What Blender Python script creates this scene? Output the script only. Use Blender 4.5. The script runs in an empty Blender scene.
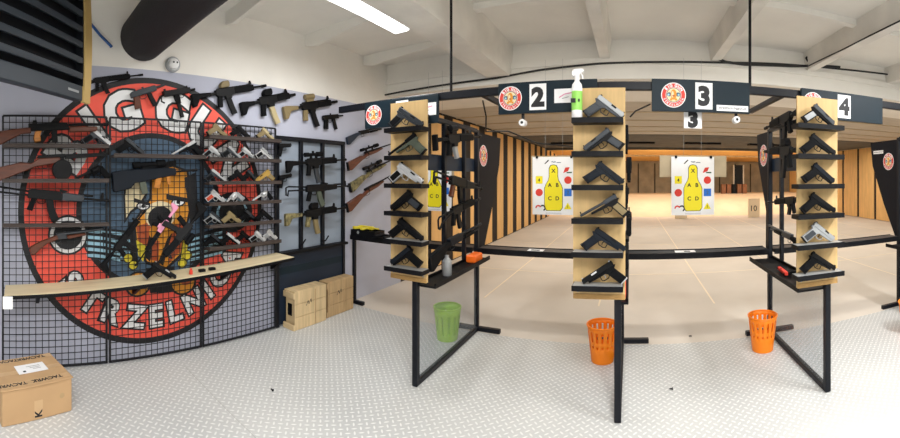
import bpy, bmesh, math, random
from mathutils import Vector, Matrix
random.seed(4)
S = bpy.context.scene
COL = S.collection
V = Vector
# ------------------------------------------------------------------ camera (a level cylindrical panorama)
FPX, CX, CY, EYE = 390.0, 630.0, 177.0, 1.6
cam = bpy.data.cameras.new('camera'); camo = bpy.data.objects.new('camera', cam); COL.objects.link(camo); S.camera = camo
camo.location = (0, 0, EYE); camo.rotation_euler = (math.pi / 2, 0, 0)
cam.type = 'PANO'; cam.panorama_type = 'CENTRAL_CYLINDRICAL'
cam.central_cylindrical_range_u_min = -CX / FPX; cam.central_cylindrical_range_u_max = (900 - CX) / FPX
cam.central_cylindrical_range_v_min = (CY - 438) / FPX; cam.central_cylindrical_range_v_max = CY / FPX
cam.central_cylindrical_radius = 1.0
cam.clip_start = .05; cam.clip_end = 100

def on_x(px, py, X):            # point of the plane x = X seen at a photograph pixel
    t = (px - CX) / FPX; r = abs(X / math.sin(t))
    return V((X, r * math.cos(t), EYE + (CY - py) / FPX * r))
def on_y(px, py, Y):
    t = (px - CX) / FPX; r = Y / math.cos(t)
    return V((r * math.sin(t), Y, EYE + (CY - py) / FPX * r))

# ------------------------------------------------------------------ materials
def lin(h):
    h = h.lstrip('#'); o = []
    for i in (0, 2, 4):
        c = int(h[i:i + 2], 16) / 255
        o.append(c / 12.92 if c <= .04045 else ((c + .055) / 1.055) ** 2.4)
    return tuple(o)
M = {}
def mat(name, col, rough=.5, metal=0, var=0, vscale=6, bump=0, bscale=80, stretch=None, col2=None, emit=0, spec=None):
    m = bpy.data.materials.new(name); m.use_nodes = True
    nt = m.node_tree; b = nt.nodes['Principled BSDF']
    c = lin(col) if isinstance(col, str) else col
    b.inputs['Base Color'].default_value = (*c, 1)
    b.inputs['Roughness'].default_value = rough; b.inputs['Metallic'].default_value = metal
    if spec is not None: b.inputs['Specular IOR Level'].default_value = spec
    tc = nt.nodes.new('ShaderNodeTexCoord')
    mp = nt.nodes.new('ShaderNodeMapping'); nt.links.new(tc.outputs['Object'], mp.inputs['Vector'])
    if stretch: mp.inputs['Scale'].default_value = stretch
    if var or col2:
        n = nt.nodes.new('ShaderNodeTexNoise'); n.inputs['Scale'].default_value = vscale; n.inputs['Detail'].default_value = 5
        nt.links.new(mp.outputs['Vector'], n.inputs['Vector'])
        r = nt.nodes.new('ShaderNodeValToRGB'); r.color_ramp.elements[0].position = .3; r.color_ramp.elements[1].position = .7
        c2 = lin(col2) if col2 else tuple(min(1, x * (1 + var)) for x in c)
        c1 = c if col2 else tuple(x * (1 - var) for x in c)
        r.color_ramp.elements[0].color = (*c1, 1); r.color_ramp.elements[1].color = (*c2, 1)
        nt.links.new(n.outputs['Fac'], r.inputs['Fac']); nt.links.new(r.outputs['Color'], b.inputs['Base Color'])
    if bump:
        n2 = nt.nodes.new('ShaderNodeTexNoise'); n2.inputs['Scale'].default_value = bscale; n2.inputs['Detail'].default_value = 4
        nt.links.new(mp.outputs['Vector'], n2.inputs['Vector'])
        bp = nt.nodes.new('ShaderNodeBump'); bp.inputs['Strength'].default_value = bump; bp.inputs['Distance'].default_value = .01
        nt.links.new(n2.outputs['Fac'], bp.inputs['Height']); nt.links.new(bp.outputs['Normal'], b.inputs['Normal'])
    if emit:
        b.inputs['Emission Color'].default_value = (*c, 1); b.inputs['Emission Strength'].default_value = emit
    M[name] = m
    return m
mat('lilac', '#b2b5c5', .75, var=.05, vscale=2, bump=.1, bscale=60)
mat('white_paint', '#e9e6df', .75, var=.05, vscale=1.6, bump=.25, bscale=18)
mat('concrete_white', '#e3e0d9', .85, var=.12, vscale=2.2, bump=.35, bscale=14)
mat('range_floor', '#d2c9be', .75, var=.06, vscale=1.3, bump=.08, bscale=30)
mat('joint', '#efe0c8', .8)
mat('bank', '#e6d3b5', .8, var=.06, vscale=2)
mat('slat_orange', '#dfb272', .6, var=.12, vscale=3, stretch=(3, 3, .5))
mat('slat_gap', '#221a13', .9, var=.2)
mat('beige_board', '#b8b0a4', .7, var=.08, vscale=2, stretch=(1, 4, 1))
mat('dark_ceiling', '#5d5a54', .9, var=.2, vscale=3)
mat('baffle_wood', '#e4ae62', .6, var=.12, vscale=3, stretch=(.4, 5, 1))
mat('trap_dark', '#857966', .9, var=.25, vscale=2)
mat('black', '#06070c', .55, var=.15, vscale=20, spec=.22)
mat('navy_metal', '#080c15', .45, var=.15, vscale=15, spec=.28)
mat('navy_panel', '#1a2636', .5, spec=.3, var=.12, vscale=4, stretch=(1, 1, 4))
mat('sign_navy', '#0e202a', .5, var=.08, vscale=3, spec=.25)
mat('divider', '#0d0f18', .65, var=.15, vscale=3, spec=.2)
mat('wire', '#15171c', .5, metal=.3)
mat('shelf_dark', '#3a302c', .6, var=.2, vscale=20, stretch=(1, .2, 1))
mat('plywood', '#c8a873', .65, var=.1, vscale=5, stretch=(6, 1, .6))
mat('ply_edge', '#b08a52', .7, var=.2, vscale=30, stretch=(1, 1, 8))
mat('pine', '#d3c3a0', .6, var=.12, vscale=6, stretch=(4, .3, 4))
mat('crate_wood', '#c9b188', .7, var=.2, vscale=5, stretch=(1, 5, .5))
mat('crate_dark', '#ab9069', .75, var=.2, vscale=6, stretch=(1, 5, .5))
mat('cardboard', '#b8966e', .8, var=.05, vscale=4, bump=.05)
mat('tape', '#c3a27a', .35)
mat('paper', '#efeff0', .6)
mat('white', '#f0f0f0', .5)
mat('ink', '#15161a', .6)
mat('red', '#d93a2b', .6, var=.05, vscale=3)
mat('red_paint', '#f45d4c', .65, var=.06, vscale=2)
mat('slate_paint', '#4b637a', .65, var=.1, vscale=3)
mat('orange_paint', '#e0952c', .65, var=.12, vscale=4)
mat('rust_paint', '#b8562e', .65)
mat('cream_paint', '#e6d6ae', .65)
mat('blue_paint', '#9fcbe0', .65)
mat('white_letter', '#e9e9ea', .6)
mat('yellow', '#f2e21c', .5)
mat('blue', '#1f6fd0', .5)
mat('green_ink', '#2c5a3a', .6)
mat('bin_orange', '#ff8a18', .4, spec=.4)
mat('bin_green', '#a8d62c', .4)
mat('gunblack', '#07080b', .55, var=.2, vscale=40, spec=.22)
mat('polymer', '#06070a', .7, spec=.15)
mat('gunblue', '#0b131d', .55, spec=.25)
mat('gunmetal', '#2f343a', .45, metal=.1)
mat('silver', '#bfc0c1', .38, metal=.25)
mat('nickel', '#9da0a2', .42, metal=.25)
mat('tan', '#7f6f4c', .6)
mat('sand', '#b5a67f', .6)
mat('gold', '#c9a558', .35, metal=.5)
mat('walnut', '#562812', .45, var=.3, vscale=12, stretch=(1, 6, 6))
mat('light_wood', '#b3722c', .45, var=.25, vscale=12, stretch=(1, 6, 6))
mat('pink', '#d98cab', .5)
mat('olive', '#4c5347', .6)
mat('camo', '#2f2e1c', .6, col2='#8f8459', vscale=30)
mat('grip_red', '#b5432a', .5)
mat('rack_back', '#8a94a1', .7, var=.08, vscale=3)
mat('seam', '#a9a9a6', .7)
mat('lens', '#26303a', .1)
mat('duct', '#1d1a1e', .7, var=.3, vscale=30, stretch=(.3, 6, 6), bump=.3, bscale=60)
mat('unit_dark', '#0b0e14', .6, spec=.2)
mat('unit_grey', '#1d232b', .6, spec=.2)
mat('unit_face', '#2b333c', .5)
mat('unit_gold', '#c1a468', .4, metal=.25)
mat('cable', '#0e0f12', .6)
mat('cable_blue', '#1d4d8a', .5)
mat('lamp_body', '#e8e8e6', .5)
mat('diffuser', '#ffffff', .5, emit=3.2)
mat('spray_green', '#8fd05a', .5)
mat('brown_block', '#7d5238', .8, var=.2)
mat('case_yellow', '#e3d13a', .5)
mat('orange_case', '#ee6a12', .5)
mat('carrier', '#b6a68a', .8, var=.1)

def tread():
    m = mat('tread_plate', '#dcdcda', .5)
    nt = m.node_tree; N = nt.nodes; b = N['Principled BSDF']; L = nt.links.new
    def math_(op, a, c=None):
        n = N.new('ShaderNodeMath'); n.operation = op
        for i, v in enumerate((a, c)):
            if v is None: continue
            if isinstance(v, (int, float)): n.inputs[i].default_value = v
            else: L(v, n.inputs[i])
        return n.outputs[0]
    tc = N.new('ShaderNodeTexCoord'); mp = N.new('ShaderNodeMapping'); L(tc.outputs['Object'], mp.inputs['Vector'])
    mp.inputs['Rotation'].default_value = (0, 0, math.radians(45)); mp.inputs['Scale'].default_value = (1 / .043,) * 3
    sp = N.new('ShaderNodeSeparateXYZ'); L(mp.outputs['Vector'], sp.inputs[0])
    u, v = sp.outputs[0], sp.outputs[1]
    fu, fv = math_('FLOOR', u), math_('FLOOR', v)
    par = math_('FLOORED_MODULO', math_('ADD', fu, fv), 2)
    lu = math_('SUBTRACT', math_('SUBTRACT', u, fu), .5); lv = math_('SUBTRACT', math_('SUBTRACT', v, fv), .5)
    def ell(a, c):
        return math_('ADD', math_('POWER', math_('ABSOLUTE', math_('DIVIDE', a, .46)), 2), math_('POWER', math_('ABSOLUTE', math_('DIVIDE', c, .17)), 2))
    e1, e2 = ell(lu, lv), ell(lv, lu)
    mx = math_('ADD', math_('MULTIPLY', e1, par), math_('MULTIPLY', e2, math_('SUBTRACT', 1, par)))
    h = math_('SUBTRACT', 1, mx); n = N.new('ShaderNodeClamp'); L(h, n.inputs[0]); h = n.outputs[0]
    h = math_('POWER', h, .5)
    no = N.new('ShaderNodeTexNoise'); no.inputs['Scale'].default_value = 1.1; no.inputs['Detail'].default_value = 5
    L(tc.outputs['Object'], no.inputs['Vector'])
    r = N.new('ShaderNodeValToRGB'); r.color_ramp.elements[0].position = .3; r.color_ramp.elements[1].position = .75
    r.color_ramp.elements[0].color = (*lin('#b2b3b3'), 1); r.color_ramp.elements[1].color = (*lin('#c2c2c0'), 1)
    L(no.outputs['Fac'], r.inputs['Fac'])
    hm = math_('MULTIPLY', h, .8); mixn = N.new('ShaderNodeMixRGB'); L(hm, mixn.inputs[0]); L(r.outputs['Color'], mixn.inputs[1])
    mixn.inputs[2].default_value = (*lin('#e4e4e1'), 1)
    L(mixn.outputs[0], b.inputs['Base Color'])
    bp = N.new('ShaderNodeBump'); bp.inputs['Strength'].default_value = .5; bp.inputs['Distance'].default_value = .004
    L(h, bp.inputs['Height']); L(bp.outputs['Normal'], b.inputs['Normal'])
tread()
def glassy():
    m = bpy.data.materials.new('clear_sheet'); m.use_nodes = True; nt = m.node_tree; nt.nodes.clear()
    o = nt.nodes.new('ShaderNodeOutputMaterial'); mx = nt.nodes.new('ShaderNodeMixShader')
    t = nt.nodes.new('ShaderNodeBsdfTransparent'); t.inputs[0].default_value = (.9, .915, .93, 1)
    d = nt.nodes.new('ShaderNodeBsdfPrincipled'); d.inputs['Base Color'].default_value = (.42, .44, .46, 1); d.inputs['Roughness'].default_value = .25
    mx.inputs[0].default_value = .15
    nt.links.new(t.outputs[0], mx.inputs[1]); nt.links.new(d.outputs[0], mx.inputs[2]); nt.links.new(mx.outputs[0], o.inputs[0])
    M['clear_sheet'] = m
glassy()

# ------------------------------------------------------------------ mesh builder
class MB:
    def __init__(s): s.v = []; s.f = []; s.m = []; s.mats = []
    def mi(s, m):
        if m not in s.mats: s.mats.append(m)
        return s.mats.index(m)
    def add(s, vs, fs, m=None):
        b = len(s.v); s.v += [tuple(v) for v in vs]; k = s.mi(m)
        for f in fs: s.f.append(tuple(b + i for i in f)); s.m.append(k)
        return s
    def box(s, lo, hi, m=None, T=None):
        x0, y0, z0 = lo; x1, y1, z1 = hi
        vs = [V(p) for p in ((x0, y0, z0), (x1, y0, z0), (x1, y1, z0), (x0, y1, z0), (x0, y0, z1), (x1, y0, z1), (x1, y1, z1), (x0, y1, z1))]
        if T: vs = [T @ v for v in vs]
        return s.add(vs, [(0, 3, 2, 1), (4, 5, 6, 7), (0, 1, 5, 4), (1, 2, 6, 5), (2, 3, 7, 6), (3, 0, 4, 7)], m)
    def prism(s, poly, t, m=None, to=None, w0=None):      # poly in (u,v), extruded over w; default u->x, v->z, w->y
        to = to or (lambda u, v, w: (u, w, v)); a, b = (-t / 2, t / 2) if w0 is None else (w0, w0 + t)
        n = len(poly)
        vs = [to(u, v, a) for u, v in poly] + [to(u, v, b) for u, v in poly]
        fs = [tuple(range(n)), tuple(range(2 * n - 1, n - 1, -1))] + [(i, i + n, (i + 1) % n + n, (i + 1) % n) for i in range(n)]
        return s.add(vs, fs, m)
    def cyl(s, p0, p1, r0, r1=None, n=12, m=None):
        p0, p1 = V(p0), V(p1); r1 = r0 if r1 is None else r1
        d = (p1 - p0).normalized(); a = d.orthogonal().normalized(); b = d.cross(a)
        vs = [p0 + (a * math.cos(2 * math.pi * i / n) + b * math.sin(2 * math.pi * i / n)) * r0 for i in range(n)]
        vs += [p1 + (a * math.cos(2 * math.pi * i / n) + b * math.sin(2 * math.pi * i / n)) * r1 for i in range(n)]
        return s.add(vs, [tuple(range(n - 1, -1, -1)), tuple(range(n, 2 * n))] + [(i, (i + 1) % n, (i + 1) % n + n, i + n) for i in range(n)], m)
    def tube(s, pts, r, n=8, m=None, closed=False):
        pts = [V(p) for p in pts]; k = len(pts); rings = []; prev = None
        for i, p in enumerate(pts):
            if closed: d = pts[(i + 1) % k] - pts[i - 1]
            else: d = pts[min(i + 1, k - 1)] - pts[max(i - 1, 0)]
            d.normalize()
            a = d.orthogonal().normalized() if prev is None else (prev - d * prev.dot(d)).normalized()
            prev = a; b = d.cross(a)
            rings.append([p + (a * math.cos(2 * math.pi * j / n) + b * math.sin(2 * math.pi * j / n)) * r for j in range(n)])
        vs = [v for R in rings for v in R]; fs = []
        for i in range(k if closed else k - 1):
            q = (i + 1) % k
            fs += [(i * n + j, i * n + (j + 1) % n, q * n + (j + 1) % n, q * n + j) for j in range(n)]
        if not closed: fs += [tuple(range(n - 1, -1, -1)), tuple((k - 1) * n + j for j in range(n))]
        return s.add(vs, fs, m)
    def lathe(s, prof, n=32, o=(0, 0, 0), m=None, T=None):   # prof (r,z) about z
        o = V(o); vs = []
        for r, z in prof:
            for i in range(n):
                v = V((r * math.cos(2 * math.pi * i / n), r * math.sin(2 * math.pi * i / n), z)); vs.append((T @ v if T else v) + o)
        fs = []
        for k in range(len(prof) - 1):
            fs += [(k * n + i, k * n + (i + 1) % n, (k + 1) * n + (i + 1) % n, (k + 1) * n + i) for i in range(n)]
        fs += [tuple(range(n - 1, -1, -1)), tuple((len(prof) - 1) * n + i for i in range(n))]
        return s.add(vs, fs, m)
    def mesh(s, name, bevel=0, smooth=True, recalc=True):
        me = bpy.data.meshes.new(name); me.from_pydata(s.v, [], s.f)
        for mm in s.mats: me.materials.append(M[mm] if mm else None)
        me.polygons.foreach_set('material_index', s.m)
        if recalc or bevel:
            bm = bmesh.new(); bm.from_mesh(me)
            if recalc: bmesh.ops.recalc_face_normals(bm, faces=bm.faces)
            if bevel: bmesh.ops.bevel(bm, geom=list(bm.edges), offset=bevel, offset_type='OFFSET', segments=1, profile=.5, affect='EDGES', clamp_overlap=True)
            bm.to_mesh(me); bm.free()
        if smooth:
            me.polygons.foreach_set('use_smooth', [True] * len(me.polygons)); me.set_sharp_from_angle(angle=math.radians(35))
        me.update()
        return me
    def build(s, name, parent=None, bevel=0, **k):
        o = bpy.data.objects.new(name, s.mesh(name, bevel, **k)); COL.objects.link(o)
        if parent: o.parent = parent
        return o
def tag(o, label, cat, group=None):
    o['label'] = label; o['category'] = cat
    if group: o['group'] = group
    return o
def thing(name, label, cat, loc=(0, 0, 0), group=None):
    o = bpy.data.objects.new(name, None); COL.objects.link(o); o.location = loc; o.empty_display_size = .05
    return tag(o, label, cat, group)
def struct(o): o['kind'] = 'structure'; return o
def bx(name, lo, hi, m, parent=None, bevel=0):
    return MB().box(lo, hi, m).build(name, parent, bevel)

# ------------------------------------------------------------------ lettering
GL = {}
def glyphs(txt, off=0.0):
    k = (txt, off)
    if k not in GL:
        c = bpy.data.curves.new('text', 'FONT'); c.body = txt; c.size = 1; c.offset = off; c.resolution_u = 3
        c.align_x = 'CENTER'; c.align_y = 'CENTER'
        o = bpy.data.objects.new('text', c); COL.objects.link(o)
        me = bpy.data.meshes.new_from_object(o.evaluated_get(bpy.context.evaluated_depsgraph_get()))
        vs = [(v.co.x, v.co.y) for v in me.vertices]; fs = [tuple(p.vertices) for p in me.polygons]
        if vs:                                                # normalise: cap height 1, centred
            xs = [v[0] for v in vs]; ys = [v[1] for v in vs]
            cx, cy, h = (min(xs) + max(xs)) / 2, (min(ys) + max(ys)) / 2, .7
            vs = [((x - cx) / h, (y - cy) / h) for x, y in vs]
        bpy.data.objects.remove(o); bpy.data.meshes.remove(me); bpy.data.curves.remove(c)
        GL[k] = (vs, fs)
    return GL[k]
class Flat:
    """flat artwork on a plane: o + u*x + v*y, layers lifted along n"""
    def __init__(s, o, u, v, n, mb=None, lift=.0006):
        s.o, s.u, s.v, s.n = V(o), V(u), V(v), V(n); s.mb = mb or MB(); s.lift = lift
    def P(s, x, y, l): return s.o + s.u * x + s.v * y + s.n * (s.lift * l)
    def poly(s, pts, m, l): s.mb.add([s.P(x, y, l) for x, y in pts], [tuple(range(len(pts)))], m)
    def rect(s, x0, y0, x1, y1, m, l): s.poly([(x0, y0), (x1, y0), (x1, y1), (x0, y1)], m, l)
    def disc(s, cx, cy, rx, m, l, ry=None, n=40):
        ry = ry or rx
        s.poly([(cx + rx * math.cos(2 * math.pi * i / n), cy + ry * math.sin(2 * math.pi * i / n)) for i in range(n)], m, l)
    def ring(s, cx, cy, r0, r1, m, l, n=72, a0=0, a1=2 * math.pi):
        vs = []
        for i in range(n + 1):
            a = a0 + (a1 - a0) * i / n
            vs += [s.P(cx + r0 * math.cos(a), cy + r0 * math.sin(a), l), s.P(cx + r1 * math.cos(a), cy + r1 * math.sin(a), l)]
        s.mb.add(vs, [(2 * i, 2 * i + 1, 2 * i + 3, 2 * i + 2) for i in range(n)], m)
    def text(s, t, cx, cy, h, m, l, rot=0, off=.02, sx=1):
        vs, fs = glyphs(t, off); c, q = math.cos(rot), math.sin(rot)
        s.mb.add([s.P(cx + (x * sx * c - y * q) * h, cy + (x * sx * q + y * c) * h, l) for x, y in vs], fs, m)
    def line(s, pts, w, m, l):
        for (x0, y0), (x1, y1) in zip(pts, pts[1:]):
            d = math.hypot(x1 - x0, y1 - y0) or 1e-6; nx, ny = -(y1 - y0) / d * w / 2, (x1 - x0) / d * w / 2
            s.poly([(x0 + nx, y0 + ny), (x1 + nx, y1 + ny), (x1 - nx, y1 - ny), (x0 - nx, y0 - ny)], m, l)

def emblem(F, R, cx=0, cy=0, big=False):
    """round crest: red ring with lettering, an orange animal face between two gun muzzles"""
    k = R
    if big:
        F.disc(cx, cy, R, 'ink', 0, n=96); F.disc(cx, cy, R * .957, 'red_paint', 1, n=96)
    else:
        F.disc(cx, cy, R, 'white', 0); F.disc(cx, cy, R * .93, 'red', 1); F.ring(cx, cy, R * .6, R * .63, 'white', 2, n=40)
    F.disc(cx, cy, R * .585, 'ink', 2, n=64); F.disc(cx, cy, R * .545, 'slate_paint' if big else 'cream_paint', 3, n=64)
    if big:
        top = (('B', 146), ('I', 126), ('G', 108), ('G', 78), ('U', 55), ('N', 30)); rt, ht = .775, .26
        bot = (('S', 219), ('T', 233.5), ('R', 247), ('Z', 260), ('E', 272), ('L', 283), ('N', 295), ('I', 305.5), ('C', 315.5), ('A', 328)); rb, hb = .80, .155
    else:
        top = (('B', 140), ('I', 122), ('G', 106), ('G', 76), ('U', 56), ('N', 36)); rt, ht = .78, .22
        bot = tuple((c, 204 + i * 14.7) for i, c in enumerate('STRZELNICA')); rb, hb = .79, .16
    for c, a in top:
        a = math.radians(a)
        if big: F.text(c, cx + rt * k * math.cos(a), cy + rt * k * math.sin(a), ht * k, 'ink', 4, a - math.pi / 2, .095)
        F.text(c, cx + rt * k * math.cos(a), cy + rt * k * math.sin(a), ht * k, 'white_letter', 5, a - math.pi / 2, .05)
    for c, a in bot:
        a = math.radians(a)
        if big: F.text(c, cx + rb * k * math.cos(a), cy + rb * k * math.sin(a), hb * k, 'ink', 4, a + math.pi / 2, .10)
        F.text(c, cx + rb * k * math.cos(a), cy + rb * k * math.sin(a), hb * k, 'white_letter', 5, a + math.pi / 2, .04)
    if not big:
        for sx in (-1, 1):
            F.disc(cx + sx * .36 * k, cy + .05 * k, .17 * k, 'slate_paint', 4, n=16); F.disc(cx + sx * .40 * k, cy + .02 * k, .08 * k, 'blue_paint', 5, n=16)
            F.disc(cx + sx * .2 * k, cy - .36 * k, .1 * k, 'orange_paint', 5, n=16)
        F.disc(cx, cy + .04 * k, .24 * k, 'orange_paint', 6, .42 * k, 24); F.disc(cx - .08 * k, cy + .05 * k, .1 * k, 'cream_paint', 7, .26 * k, 16)
        F.disc(cx, cy - .06 * k, .1 * k, 'rust_paint', 8, .07 * k, 16)

# ================================================================== SETTING
XW = -3.30; XR = 8.6; YB = -3.0; YC = 3.72; YE = 20.0
fl = MB(); fl.box((XW - .2, YB, -.1), (XR, YC, 0), 'tread_plate'); struct(fl.build('floor'))
fr = MB(); fr.box((XW - .2, YC, -.1), (XR + .2, YE + .3, -.001), 'range_floor')
for x in (-1.9, -.4, 1.05, 2.55, 4.0, 5.6, 7.0): fr.box((x, YC + 1.1, -.003), (x + .022, 15.5, .001), 'joint')
for y in (6.4, 9.2, 12.4): fr.box((XW, y, -.003), (XR, y + .02, .0009), 'joint')
struct(fr.build('floor_range'))
# seam between the tread plates
sm = MB()
sm.box((-3.0, 1.37, 0), (3.5, 1.374, .0012), 'seam')
sm.box((-.6, -1.5, 0), (-.596, 1.37, .0012), 'seam')
wl = MB(); wl.box((XW - .2, YB, 0), (XW, 4.95, 2.56), 'lilac'); wl.box((XW - .2, YB, 2.56), (XW, 4.95, 3.3), 'white_paint')
wl.box((XW - .2, 4.95, 0), (XW, YE + .2, 3.3), 'slat_gap')
struct(wl.build('wall_left'))
sl = MB(); y = 5.05
while y < YE - .4:
    sl.box((XW, y, .02), (XW + .012, y + .47, 2.72), 'slat_orange'); y += .85
struct(sl.build('trim_1', bevel=.002))
wr = MB(); wr.box((XR, YB, 0), (XR + .2, YE + .2, 3.3), 'white_paint'); struct(wr.build('wall_right'))
sr = MB(); y = 6.1
while y < YE - .4:
    sr.box((XR - .05, y, .02), (XR, y + 1.0, 2.72), 'slat_orange'); sr.box((XR - .03, y + 1.0, .02), (XR, y + 1.15, 2.72), 'slat_gap'); y += 1.15
struct(sr.build('trim_2', bevel=.004))
wb = MB(); wb.box((XW, YE, 0), (XR, YE + .2, 3.3), 'trap_dark')
for i in range(14):
    x = XW + .3 + i * .85; wb.box((x, YE - .03, .6), (x + .05, YE, 2.3), 'slat_gap')
struct(wb.build('wall_back'))
wf = MB(); wf.box((XW - .2, YB - .2, 0), (XR + .2, YB, 3.3), 'white_paint'); struct(wf.build('wall_front'))
bk = MB(); bk.prism([(15.6, 0), (18.2, .78), (YE, .78), (YE, 0)], XR - XW, 'bank', to=lambda u, v, w: (w, u, v), w0=XW); struct(bk.build('trim_3'))
dr = MB(); dr.box((5.1, 18.8, .78), (5.16, 18.9, 2.2), 'beige_board'); dr.box((5.16, 18.82, .78), (5.6, 18.88, 2.2), 'black'); dr.box((5.6, 18.8, .78), (5.66, 18.9, 2.2), 'beige_board'); struct(dr.build('door_1'))
# ceiling of the front room: slab, long beams, cross ribs, the wide lintel where the range begins
ce = MB(); ce.box((XW - .2, YB, 3.22), (XR + .2, 6.0, 3.35), 'white_paint')
def taper(x, w, y0, y1, z0, z1, m='concrete_white'):
    ce.prism([(x - w / 2 - .03, z1), (x + w / 2 + .03, z1), (x + w / 2, z0), (x - w / 2, z0)], y1 - y0, m, to=lambda u, v, t: (u, t, v), w0=y0)
taper(-1.60, .30, YB, 4.6, 2.84, 3.22)
for x in (-.30, 1.02, 2.28, 3.6, 4.9, 6.2, 7.5): taper(x, .11, YB, 4.6, 2.99, 3.22)
for y in (-1.0, .1, 1.95, 3.0, 4.05):
    ce.prism([(XW, 3.22), (XW, 3.10), (XW + .14, 3.07), (-1.9, 3.18), (-1.9, 3.22)], .05, 'white_paint', to=lambda u, v, t: (u, t, v), w0=y)
for y in (-1.2, 1.0, 3.35): ce.box((-1.65, y, 3.16), (XR, y + .09, 3.22), 'white_paint')
ce.box((XW - .2, 4.6, 2.76), (XR + .2, 6.0, 3.22), 'white_paint'); ce.box((XW - .2, 4.57, 2.93), (XR + .2, 4.6, 3.0), 'white_paint')
struct(ce.build('ceiling'))
cr = MB(); cr.box((XW, 6.0, 2.76), (XR, 10.6, 2.9), 'beige_board')
for y in (6.9, 7.9, 8.9, 9.8): cr.box((XW, y, 2.745), (XR, y + .05, 2.76), 'carrier')
cr.box((XW, 10.6, 2.74), (XR, 15.2, 2.9), 'dark_ceiling')
cr.prism([(15.2, 2.74), (15.2, 2.9), (YE, 2.6), (YE, 2.42)], XR - XW, 'baffle_wood', to=lambda u, v, w: (w, u, v), w0=XW)
cr.box((XW, 15.0, 2.66), (XR, 15.2, 2.76), 'dark_ceiling')
cr.box((XW, 17.4, 2.52), (XR, 17.5, 2.6), 'crate_dark')
struct(cr.build('ceiling_range'))
for i in range(5):
    bx('vent_slot', (-2.6 + i * 2.2, 12.6, 2.68), (-1.4 + i * 2.2, 12.9, 2.738), 'black')
vs = [o for o in bpy.data.objects if o.name.startswith('vent_slot')]
for o in vs: tag(o, 'black slot vent in the dark ceiling far down the range', 'vent', 'slot vents in the range ceiling')

# ================================================================== WALL MURAL
mu = Flat((XW + .0012, 0, EYE), (0, 1, 0), (0, 0, 1), (1, 0, 0), lift=.0005)
MY, MZ, MR = 1.195, -.30, 1.19
emblem(mu, MR, MY, MZ, True)
def q(px, py): p = on_x(px, py, XW); return (p.y, p.z - EYE)
def mp_(pts, m, l): mu.poly([q(*p) for p in pts], m, l)
def me_(px, py, r, m, l, ry=None):
    c = q(px, py); d = q(px + r, py); s = abs(d[0] - c[0]); e = q(px, py + (ry or r)); mu.disc(c[0], c[1], s, m, l, abs(e[1] - c[1]), 28)
mp_([(150, 170), (168, 163), (188, 170), (193, 200), (187, 228), (183, 255), (166, 270), (146, 264), (134, 242), (132, 222), (141, 210), (149, 198)], 'ink', 6)
mp_([(152, 172), (168, 165), (186, 172), (191, 200), (185, 227), (180, 254), (166, 267), (147, 261), (137, 240), (135, 222), (143, 211), (151, 199)], 'orange_paint', 7)
mp_([(127, 170), (144, 168), (147, 195), (140, 207), (131, 213), (124, 224), (123, 196)], 'ink', 6)
mp_([(129, 172), (143, 170), (145, 194), (138, 205), (130, 211), (126, 218), (125, 196)], 'cream_paint', 8)
mp_([(136, 226), (150, 222), (160, 232), (158, 262), (146, 258), (138, 240)], 'rust_paint', 8)
mp_([(170, 235), (182, 226), (181, 250), (168, 264)], 'rust_paint', 8)
mp_([(150, 232), (154, 232), (150, 262), (144, 256)], 'ink', 9); mp_([(168, 236), (172, 233), (163, 266), (158, 262)], 'ink', 9)
mp_([(102, 232), (122, 236), (120, 262), (104, 258)], 'ink', 9)
for k in range(4): mp_([(104, 237 + 6 * k), (120, 240 + 6 * k), (120, 243.5 + 6 * k), (104, 240 + 6 * k)], 'blue_paint', 10)
mp_([(150, 165), (176, 160), (176, 166), (150, 172)], 'ink', 9); mp_([(184, 178), (196, 172), (198, 215), (190, 222)], 'ink', 9)
mp_([(166, 194), (192, 199), (191, 203), (166, 199)], 'ink', 14); mp_([(134, 198), (150, 203), (150, 206), (134, 202)], 'ink', 14); mp_([(136, 240), (146, 246), (143, 262), (138, 255)], 'case_yellow', 9); mp_([(172, 226), (184, 222), (184, 234), (174, 236)], 'rust_paint', 9); mp_([(128, 222), (134, 222), (138, 262), (132, 262)], 'ink', 9); mp_([(183, 240), (188, 236), (186, 262), (180, 266)], 'case_yellow', 9)
me_(160, 215, 15, 'cream_paint', 9, 14); me_(160, 218, 12, 'ink', 10, 12); me_(160, 232, 11, 'orange_paint', 11, 9)
for ex, ey in ((143, 206), (178, 202)):
    me_(ex, ey, 7, 'ink', 12, 4.5); me_(ex, ey, 5.5, 'white_letter', 13, 3.3); me_(ex, ey, 2, 'ink', 14)
for sx in (0, 1):
    x0, y0 = ((68, 235), (232, 212))[sx]
    if sx == 0:
        mp_([(84, 226), (132, 231), (134, 262), (88, 258)], 'ink', 6)
        for k in range(5): mp_([(86, 229 + 6 * k), (130, 233 + 6 * k), (130, 236 + 6 * k), (87, 232.5 + 6 * k)], 'blue_paint', 8)
        me_(x0, y0, 20, 'ink', 8); me_(x0, y0, 18, 'white_letter', 9); me_(x0, y0, 14.5, 'ink', 10)
    else:
        mp_([(186, 236), (226, 226), (226, 252), (190, 264)], 'ink', 6)
        for k in range(5): mp_([(188, 239 + 5 * k), (222, 231 + 5 * k), (222, 233.5 + 5 * k), (188, 241.5 + 5 * k)], 'blue_paint', 8)
        me_(x0, y0, 20, 'ink', 8); me_(x0, y0, 15, 'blue_paint', 9); me_(x0, y0, 13, 'ink', 10)
for x, y in ((138, 284), (183, 282)):
    me_(x, y, 13, 'ink', 7); me_(x, y, 11, 'orange_paint', 8); me_(x + 3, y - 3, 6, 'rust_paint', 9)
mp_([(146, 268), (174, 266), (172, 292), (150, 293)], 'ink', 6)
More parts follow.
